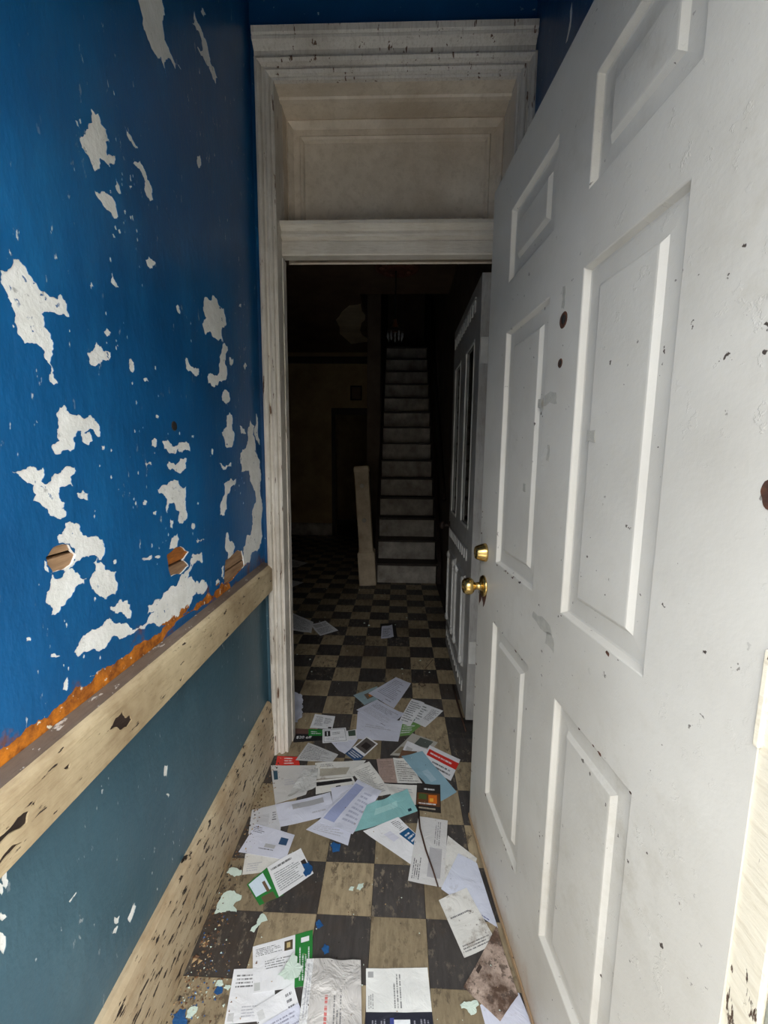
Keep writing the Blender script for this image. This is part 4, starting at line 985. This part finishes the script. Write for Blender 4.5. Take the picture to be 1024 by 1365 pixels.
paper('stained_sheet', 'brown-stained reddish sheet in the middle of the heap', 'paper', [(502,1011),(526,1010),(531,1044),(507,1042)], srgb(168, 146, 136), [('T', .1, .1, .9, .9, 12, srgb(126, 106, 98))], .4, group=G1)
paper('receipt', 'crinkled printed receipt between the stained sheet and pale blue envelope', 'receipt', [(524,1010),(546,1014),(564,1046),(530,1044)], OFF, [('T', .08, .08, .92, .92, 10, srgb(100, 94, 92))], .35, crumple=.006, group=G1)
paper('envelope', 'pale blue envelope slanting across the right side of the heap', 'envelope', [(535,1010),(563,1002),(609,1055),(588,1067)], BLUEP, [('B', .3, .35, .6, .6, srgb(160, 186, 198))], .12, E_, group=G1)
paper('statement', 'grimy window-envelope statement topmost on the left of the upper heap', 'envelope', [(420,1016),(488,1013),(472,1034),(421,1038)], OFF, [('B', .1, .15, .75, .6, srgb(166, 160, 146)), ('T', .1, .7, .4, .9, 2)], .45, E_, group=G1)
paper('envelope', 'white envelope with a long black bar printed on its upper edge', 'envelope', [(421,1040),(470,1035),(476,1047),(421,1058)], OFF, [('B', .02, .55, .95, .85, BLK), ('B', .5, .05, .62, .35, BLK)], .3, E_, group=G1)
paper('folded_mailer', 'dirty white mailer beside the baseboard, below the red card', 'envelope', [(361,1020),(421,1020),(408,1058),(367,1071)], srgb(196, 194, 192), [('B', .04, .6, .14, .85, srgb(40, 74, 92)), ('T', .3, .4, .6, .6, 3, GHOST)], .35, E_, group=G1)
paper('plastic_sleeve', 'shiny wrinkled plastic sleeve lying over the dirty white mailer', 'plastic sleeve', [(405,1027),(424,1025),(421,1050),(379,1068)], srgb(196, 196, 194), [], .2, crumple=.009, group=G1, plastic=True)
paper('long_letter', 'long crumpled letter running from the statement to the menu card', 'letter', [(466,1027),(492,1016),(524,1058),(498,1062)], OFF, [('T', .1, .1, .9, .9, 16, srgb(130, 130, 130))], .35, crumple=.007, group=G1)
paper('flyer', 'white flyer with a black top edge joined beside the dark menu card', 'flyer', [(512,1043),(557,1045),(557,1073),(522,1062)], OFF, [('B', 0, .92, 1, 1, BLK), ('T', .35, .5, .8, .75, 2, GHOST)], .15, group=G1)
paper('menu_card', 'dark menu card with an orange and green food picture', 'menu', [(556,1045),(587,1046),(588,1083),(554,1079)], srgb(44, 40, 38), [('B', .03, .2, .97, .66, srgb(96, 60, 34)), ('B', .5, .3, .85, .6, srgb(206, 108, 34)), ('B', .1, .42, .42, .62, srgb(70, 88, 44)), ('B', .55, .36, .7, .48, srgb(232, 168, 60)), ('T', .1, .22, .8, .32, 1, WHITE), ('T', .3, .74, .8, .86, 1, WHITE), ('T', .1, .05, .8, .16, 1, srgb(190, 180, 160))], .15, group=G1)
paper('envelope', 'small lavender envelope corner between the black-bar envelope and the striped security envelope', 'envelope', [(441,1050),(478,1044),(462,1072),(445,1080)], LAV, [], .15, E_, group=G1)
paper('envelope', 'white window envelope end nearest the baseboard, left of the long window envelope', 'envelope', [(336,1079),(376,1070),(374,1107),(331,1111)], srgb(200, 200, 204), [('B', .2, .25, .6, .7, srgb(184, 184, 188)), ('T', .7, .4, .85, .75, 4)], .25, E_, group=G1)
paper('letter', 'white sheet under the lavender security envelope, its tip on the tan tile', 'letter', [(431,1088),(480,1060),(464,1126),(408,1105)], LAV, [('T', .1, .1, .9, .4, 5, GHOST)], .1, group=G1)
paper('envelope', 'long white envelope with a grey address window at left of the heap', 'envelope', [(367,1073),(440,1056),(447,1085),(374,1102)], LAV, [('B', .28, .6, .85, .85, srgb(164, 164, 168)), ('T', .6, .2, .9, .35, 1, GHOST)], .18, E_, crumple=.005, group=G1)
paper('security_envelope', 'lavender security envelope with a blue-grey patterned stripe in the heap', 'envelope', [(477,1040),(509,1057),(470,1112),(424,1095)], LAV, [('B', .05, .08, .38, .92, srgb(150, 158, 192)), ('T', .5, .15, .9, .85, 8, srgb(150, 154, 176))], .1, E_, crumple=.005, group=G1)
paper('envelope', 'teal green envelope in the middle of the floor', 'envelope', [(489,1074),(543,1053),(557,1081),(473,1109)], TEAL, [('B', .86, .1, .92, .22, srgb(30, 60, 74)), ('B', .25, .45, .7, .7, srgb(158, 200, 198))], .06, E_, curl=(0, .006, 0, 0), group=G1)
paper('bill', 'white bill with a dark blue box just below the teal green envelope', 'letter', [(484,1108),(531,1089),(566,1121),(548,1151)], WHITE, [('B', .62, .06, .98, .58, DBLUE), ('T', .68, .2, .94, .5, 3, WHITE), ('T', .72, .62, .96, .95, 7), ('B', .3, .5, .52, .75, srgb(206, 206, 218))], .06, group=G1)
paper('envelope', 'stained envelope half under the upright window envelope by the front door', 'envelope', [(597,1113),(636,1143),(628,1178),(588,1182)], OFF, [], .5, E_, group=G1)
paper('window_envelope', 'upright white window envelope with a brown stick across it', 'envelope', [(558,1087),(597,1093),(592,1183),(544,1173)], srgb(206, 204, 202), [('B', .5, .1, .88, .52, srgb(170, 168, 170)), ('V', .6, .56, .8, .95, 3, srgb(110, 108, 112)), ('V', .06, .04, .3, .34, 4)], .22, E_, group=G1)
paper('envelope', 'bluish white envelope lying along the foot of the front door', 'envelope', [(611,1137),(636,1150),(664,1236),(588,1185)], srgb(202, 206, 220), [('T', .5, .01, .98, .06, 1, srgb(60, 66, 120))], .3, E_, group=G1)
paper('dirty_flyer', 'dirt-specked printed flyer on the dark tile near the front door', 'flyer', [(585,1199),(622,1184),(663,1256),(619,1276)], OFF, [('T', .08, .05, .9, .18, 3), ('T', .1, .6, .7, .66, 1)], .55, group=G1)
# --- left cluster by the baseboard
paper('letter', 'spotted letter half under the stamped envelope by the baseboard', 'letter', [(327,1137),(387,1126),(364,1160),(323,1165)], OFF, [('T', .1, .1, .5, .5, 4, GHOST)], .4, group=G1)
paper('envelope', 'stamped envelope with a dark blue postmark near the baseboard', 'envelope', [(341,1098),(393,1112),(381,1146),(318,1135)], LAV, [('B', .72, .5, .9, .78, srgb(44, 74, 108)), ('T', .03, .72, .3, .94, 4), ('B', .45, .3, .68, .44, srgb(170, 170, 172)), ('T', .35, .2, .85, .28, 1)], .15, E_, group=G1)
paper('landscape_card', 'green card with a round sky picture sticking out under the reply form', 'card', [(329,1178),(358,1154),(378,1192),(346,1206)], GREEN, [('B', .05, .35, .7, .95, srgb(206, 222, 234)), ('B', .5, .3, .62, .7, srgb(104, 84, 62)), ('B', .2, .0, .7, .25, srgb(96, 84, 60))], .1, group=G1)
paper('reply_form', 'white printed reply form with a blue flake at its right corner', 'form', [(356,1156),(401,1130),(418,1163),(372,1195)], WHITE, [('T', .06, .78, .8, .92, 1, BLK), ('T', .08, .1, .8, .72, 9, srgb(110, 114, 116)), ('B', .84, .3, .97, .6, srgb(54, 44, 42))], .05, group=G1)
# --- foreground
paper('mailer', 'white printed mailer sticking out left from under the green-edged flyer', 'mailer', [(312,1291),(365,1288),(368,1358),(299,1364)], WHITE, [('T', .1, .62, .75, .9, 4, BLK), ('B', .04, .04, .16, .18, srgb(190, 190, 190)), ('T', .3, .08, .8, .3, 4, GHOST)], .2, group=G1)
paper('green_edge_flyer', 'white flyer with a wide green right edge in the left foreground', 'flyer', [(337,1261),(417,1238),(416,1312),(337,1324)], WHITE, [('B', .70, 0, 1, 1, GREEN), ('B', .80, .8, .94, .9, WHITE), ('V', .76, .1, .96, .74, 4, WHITE), ('T', .05, .74, .48, .92, 5, BLK), ('B', .52, .72, .66, .92, srgb(78, 66, 46)), ('B', .56, .77, .62, .88, srgb(190, 170, 120)), ('T', .2, .42, .68, .62, 4, srgb(96, 96, 96)), ('B', .02, .04, .12, .2, srgb(190, 192, 190))], .06, group=G1)
paper('envelope', 'white envelope slanting under the flyer at the bottom edge of the photo', 'envelope', [(337,1344),(391,1311),(406,1366),(352,1392)], WHITE, [('B', .05, .6, .2, .85, srgb(200, 200, 200)), ('T', .75, .3, .95, .9, 4)], .15, E_, group=G1)
paper('letter', 'lavender letter lowest in the left foreground, over the slanting white envelope', 'letter', [(345,1368),(398,1337),(416,1384),(360,1410)], LAV, [('T', .1, .2, .9, .9, 7, srgb(120, 120, 140))], .1, group=G1)
paper('plastic_mailer', 'silvery wrinkled plastic mailer pouch lying between the green-edged flyer and white postcard', 'mailer', [(409,1281),(481,1280),(483,1402),(394,1402)], srgb(196, 192, 188), [('B', 0, 0, .13, 1, srgb(212, 212, 212)), ('V', .36, .1, .46, .68, 1, srgb(190, 80, 76)), ('V', .52, .05, .68, .62, 3, srgb(110, 110, 112)), ('V', .03, .3, .12, .95, 2, GHOST)], .28, .003, crumple=.010, group=G1, plastic=True)
paper('black_postcard', 'navy postcard with a white panel below the plain white postcard', 'postcard', [(488,1349),(576,1347),(582,1400),(486,1402)], NAVY, [('B', .42, 0, .66, .8, srgb(220, 222, 224)), ('B', .36, 0, .42, .85, srgb(56, 66, 130)), ('V', .7, .1, .95, .8, 5, srgb(150, 150, 160)), ('V', .08, .2, .3, .85, 5, srgb(150, 150, 160))], .06, group=G1)
paper('white_postcard', 'clean white postcard with sideways address lines in the centre foreground', 'postcard', [(488,1290),(570,1289),(576,1348),(488,1349)], srgb(224, 224, 220), [('V', .42, .08, .56, .92, 3, srgb(90, 90, 92)), ('B', .03, .78, .12, .92, srgb(160, 160, 160)), ('V', .03, .06, .12, .42, 3, srgb(110, 110, 110))], .06, .0006, crumple=.0015, group=G1)
paper('envelope', 'white envelope at the foot of the front door under the muddy brown one', 'envelope', [(640,1338),(692,1322),(712,1372),(654,1392)], LAV, [], .3, E_, group=G1)
paper('muddy_envelope', 'mud-smeared brown envelope against the foot of the front door', 'envelope', [(662,1236),(691,1327),(667,1361),(618,1316)], srgb(178, 158, 144), [('B', .05, .3, .14, .42, srgb(60, 50, 46))], .95, E_, crumple=.006, group=G1, stain_col=srgb(84, 64, 52))

# the coupon's printed price
fc = bpy.data.curves.new('price', 'FONT'); fc.body = '$20 off'; fc.align_x = 'CENTER'; fc.align_y = 'CENTER'; fc.size = 0.024; fc.extrude = 0.0002
fo_ = bpy.data.objects.new('price', fc); COL.objects.link(fo_)
bpy.context.view_layer.update()
me = bpy.data.meshes.new_from_object(fo_.evaluated_get(bpy.context.evaluated_depsgraph_get())); bpy.data.objects.remove(fo_)
me.materials.clear(); me.materials.append(mat_plain('white_ink', srgb(226, 226, 226), srgb(205, 205, 205), 30, 0.7, 0))
pt = bpy.data.objects.new('printed_price', me); link(pt)
q = fl(405, 982.5, 0.004); zt = max(v.co.z for v in o20.data.vertices) + o20.location.z
pt.parent = o20; pt.location = Vector((q.x, q.y, zt + 0.0006)) - o20.location; pt.rotation_euler = (0, 0, math.radians(3))

# ------------------------------------------------------------------ sticks, wire, paint flakes, grit
def floor_z(x, y):
    ix, iy = hm_idx(np.array([x]), np.array([y])); return float(HM[max(0, ix[0] - 1):ix[0] + 2, max(0, iy[0] - 1):iy[0] + 2].max())
M['stick'] = mat_wood('brown_stick_bark', srgb(82, 56, 42), srgb(46, 32, 26), (6, 1, 6), 8)
def stick(name, label, cat, pxs, rad):
    pts = []
    for p in pxs:
        q = fl(*p, 0.004); pts.append([q.x, q.y, floor_z(q.x, q.y) + rad + 0.0006])
    zmax = max(p[2] for p in pts)
    for p in pts: p[2] = max(p[2], zmax - 0.004)
    c = Vector(pts[0]); o = tube(name, [Vector(p) - c for p in pts], [rad * (1.0 - 0.35 * i / len(pts)) for i in range(len(pts))], M['stick'], None, 7); o.location = c
    return tag(o, label, cat)
stick('brown_stick', 'thin dark brown stick lying across the upright window envelope', 'stick', [(557, 1074), (560, 1105), (568, 1135), (577, 1160), (584, 1183)], 0.0032)
stick('wooden_strip', 'thin wooden strip on the floor along the open inner door', 'stick', [(604, 914), (610, 937), (616, 958), (621, 975)], 0.006)
stick('bent_wire', 'reddish bent wire on the hall floor beside the inner door', 'wire', [(567, 891), (578, 878), (581, 890), (597, 893)], 0.002)
stick('looped_wire', 'small looped dark wire on the tan tile below the bent wire', 'wire', [(558, 913), (562, 907), (567, 913), (562, 915), (559, 911)], 0.002)
M['mint'] = mat_plain('mint_white_paint_chip', srgb(206, 220, 208), srgb(184, 200, 188), 20, 0.7)
M['bluechip'] = mat_plain('blue_paint_chip', srgb(40, 92, 146), srgb(28, 70, 116), 20, 0.5)
def flake(label, pts, mat, z_add=0.0):
    c = [fl(*p, 0.003) for p in pts]
    poly = rough_poly([(p.x, p.y) for p in c], 0.14, 2, rng)
    cx, cy = sum(p[0] for p in poly) / len(poly), sum(p[1] for p in poly) / len(poly)
    zb = max(floor_z(*p) for p in poly + [(cx, cy)]) + 0.0008
    if zb > 0.001: zb = max(floor_z(*p) for p in poly + [(cx, cy)]) + 0.001
    bm = bmesh.new()
    rim = [bm.verts.new((p[0] - cx, p[1] - cy, rng.uniform(0.0008, 0.0016))) for p in poly]; mid = bm.verts.new((0, 0, 0.0013))
    rim2 = [bm.verts.new((v.co.x, v.co.y, v.co.z - 0.0006)) for v in rim]; mid2 = bm.verts.new((0, 0, 0.0007))
    n = len(rim)
    for i in range(n):
        bm.faces.new((rim[i], rim[(i + 1) % n], mid)); bm.faces.new((rim2[(i + 1) % n], rim2[i], mid2)); bm.faces.new((rim[(i + 1) % n], rim[i], rim2[i], rim2[(i + 1) % n]))
    bmesh.ops.recalc_face_normals(bm, faces=bm.faces)
    o = mesh_obj('paint_flake', bm, mat); o.location = (cx, cy, zb)
    return tag(o, label, 'paint flake', 'paint flakes on the floor')
C5 = lambda c: (240 + c[0] / 5.12, 1060 + c[1] / 5.12)
C7 = lambda c: (230 + c[0] / 4.096, 1200 + c[1] / 4.096)
C6 = lambda c: (440 + c[0] / 3.938, 1060 + c[1] / 3.938)
flake('mint white paint flake beside the spotted letter at the baseboard', [C5(p) for p in ((318,530),(335,500),(370,495),(395,505),(425,515),(420,545),(385,550),(370,558),(345,545))], M['mint'])
flake('largest mint white paint flake on the dark tile by the baseboard', [C5(p) for p in ((235,808),(250,770),(265,720),(300,665),(340,648),(370,648),(390,670),(420,680),(412,715),(388,720),(360,755),(385,775),(385,795),(350,790),(320,785),(280,800))], M['mint'])
flake('thin ragged mint white flake between the large flake and green-edged flyer', [C5(p) for p in ((478,925),(495,895),(525,875),(530,845),(560,805),(580,815),(598,850),(570,855),(545,880),(520,905),(505,932))], M['mint'])
flake('mint white paint flake lying on the green-edged flyer', [C7(p) for p in ((575,425),(610,390),(640,335),(660,305),(682,325),(680,360),(715,380),(700,410),(685,440),(640,455),(610,450))], M['mint'])
flake('mint white paint flake beside the muddy brown envelope', [C6(p) for p in ((682,1105),(705,1088),(740,1090),(775,1085),(782,1105),(765,1120),(770,1145),(740,1160),(720,1130),(690,1125))], M['mint'])
flake('mint white paint flake beside the blue one in the bottom left corner', [C7(p) for p in ((72,640),(80,600),(110,578),(140,580),(130,610),(105,640))], M['mint'])
flake('small mint flake in the grit left of the mailer', [C7(p) for p in ((232,468),(245,435),(270,432),(278,460),(255,470))], M['mint'])
flake('tiny mint flake right of the grit, against the mailer', [C7(p) for p in ((278,480),(290,462),(320,470),(305,492))], M['mint'])
flake('blue paint flake among the grit left of the mailer', [C7(p) for p in ((225,500),(240,470),(275,475),(270,505),(245,515))], M['bluechip'])
flake('large blue paint flake in the bottom left corner', [C7(p) for p in ((0,670),(10,630),(40,590),(75,590),(70,640),(85,660),(60,690),(10,700))], M['bluechip'])
flake('blue paint flake at the right corner of the reply form', [C5(p) for p in ((835,470),(880,455),(905,490),(890,540),(860,558),(840,530),(852,500))], M['bluechip'])
flake('blue paint flake on the dark tile below the lavender security envelope', [C6(p) for p in ((0,265),(20,245),(55,255),(50,295),(15,300))], M['bluechip'])
flake('small blue flake above the green edge of the flyer', [C5(p) for p in ((925,870),(950,845),(980,885),(955,905),(935,905))], M['bluechip'])
flake('round blue smudge-like flake on the dark tile right of the green edge', [C5(p) for p in ((965,1045),(990,1010),(1018,1030),(1015,1075),(985,1085))], M['bluechip'])
flake('thin white chip on the tan tile below the teal envelope, larger of two', [C6(p) for p in ((140,490),(150,465),(178,458),(175,480),(155,498))], M['mint'])
flake('thin white chip on the tan tile below the teal envelope, smaller of two', [C6(p) for p in ((98,495),(105,480),(128,478),(120,500))], M['mint'])
# grit and crumbs nobody could count
bm = bmesh.new()
gr_rng = random.Random(5)
def crumb(x, y, r, k):
    z = floor_z(x, y); n0 = len(bm.faces)
    a0 = gr_rng.uniform(0, 6.28)
    b_ = [bm.verts.new((x + r * math.cos(a0 + i * 2.09) * gr_rng.uniform(.6, 1.4), y + r * math.sin(a0 + i * 2.09) * gr_rng.uniform(.6, 1.4), z + 0.0002)) for i in range(3)]
    t_ = bm.verts.new((x, y, z + r * gr_rng.uniform(0.5, 1.0)))
    for i in range(3): bm.faces.new((b_[i], b_[(i + 1) % 3], t_))
    bm.faces.ensure_lookup_table()
    for f in bm.faces[n0:]: f.material_index = k
for i in range(420):
    p = fl(gr_rng.gauss(262, 24), gr_rng.gauss(1285, 50), 0)
    if p.x > -0.51: crumb(p.x, p.y, gr_rng.uniform(0.001, 0.0038), gr_rng.choice((0, 0, 0, 1, 2, 3)))
for i in range(500):
    y = 0.7 + 3.2 * gr_rng.random() ** 1.4
    crumb(gr_rng.uniform(-0.5, 0.27 if y < 1.9 else 0.32), y, gr_rng.uniform(0.0008, 0.0026), gr_rng.choice((0, 1, 2, 2, 4)))
for i in range(60):
    p = fl(gr_rng.gauss(258, 9), gr_rng.gauss(1262, 14), 0)
    if p.x > -0.505: crumb(p.x, p.y, gr_rng.uniform(0.004, 0.009), gr_rng.choice((0, 0, 1, 4)))
for i in range(250):
    y = gr_rng.uniform(0.7, 1.6); crumb(-0.508 + abs(gr_rng.gauss(0, 0.02)), y, gr_rng.uniform(0.0015, 0.005), gr_rng.choice((0, 0, 4, 4, 1)))
for i in range(30):
    crumb(gr_rng.uniform(-0.9, 0.25), gr_rng.uniform(2.3, 3.9), gr_rng.uniform(0.004, 0.009), 2)
gm = [mat_plain('brown_grit', srgb(120, 84, 54), srgb(70, 50, 36), 60), mat_plain('tan_grit', srgb(176, 150, 110), srgb(130, 104, 74), 60), M['mint'], M['bluechip'], mat_plain('dark_grit', srgb(52, 44, 38), srgb(34, 28, 24), 60)]
gt = mesh_obj('grit', bm, gm[0])
for x in gm[1:]: gt.data.materials.append(x)
tag(gt, 'loose brown grit and paint crumbs strewn over the tiles', 'grit', kind='stuff')
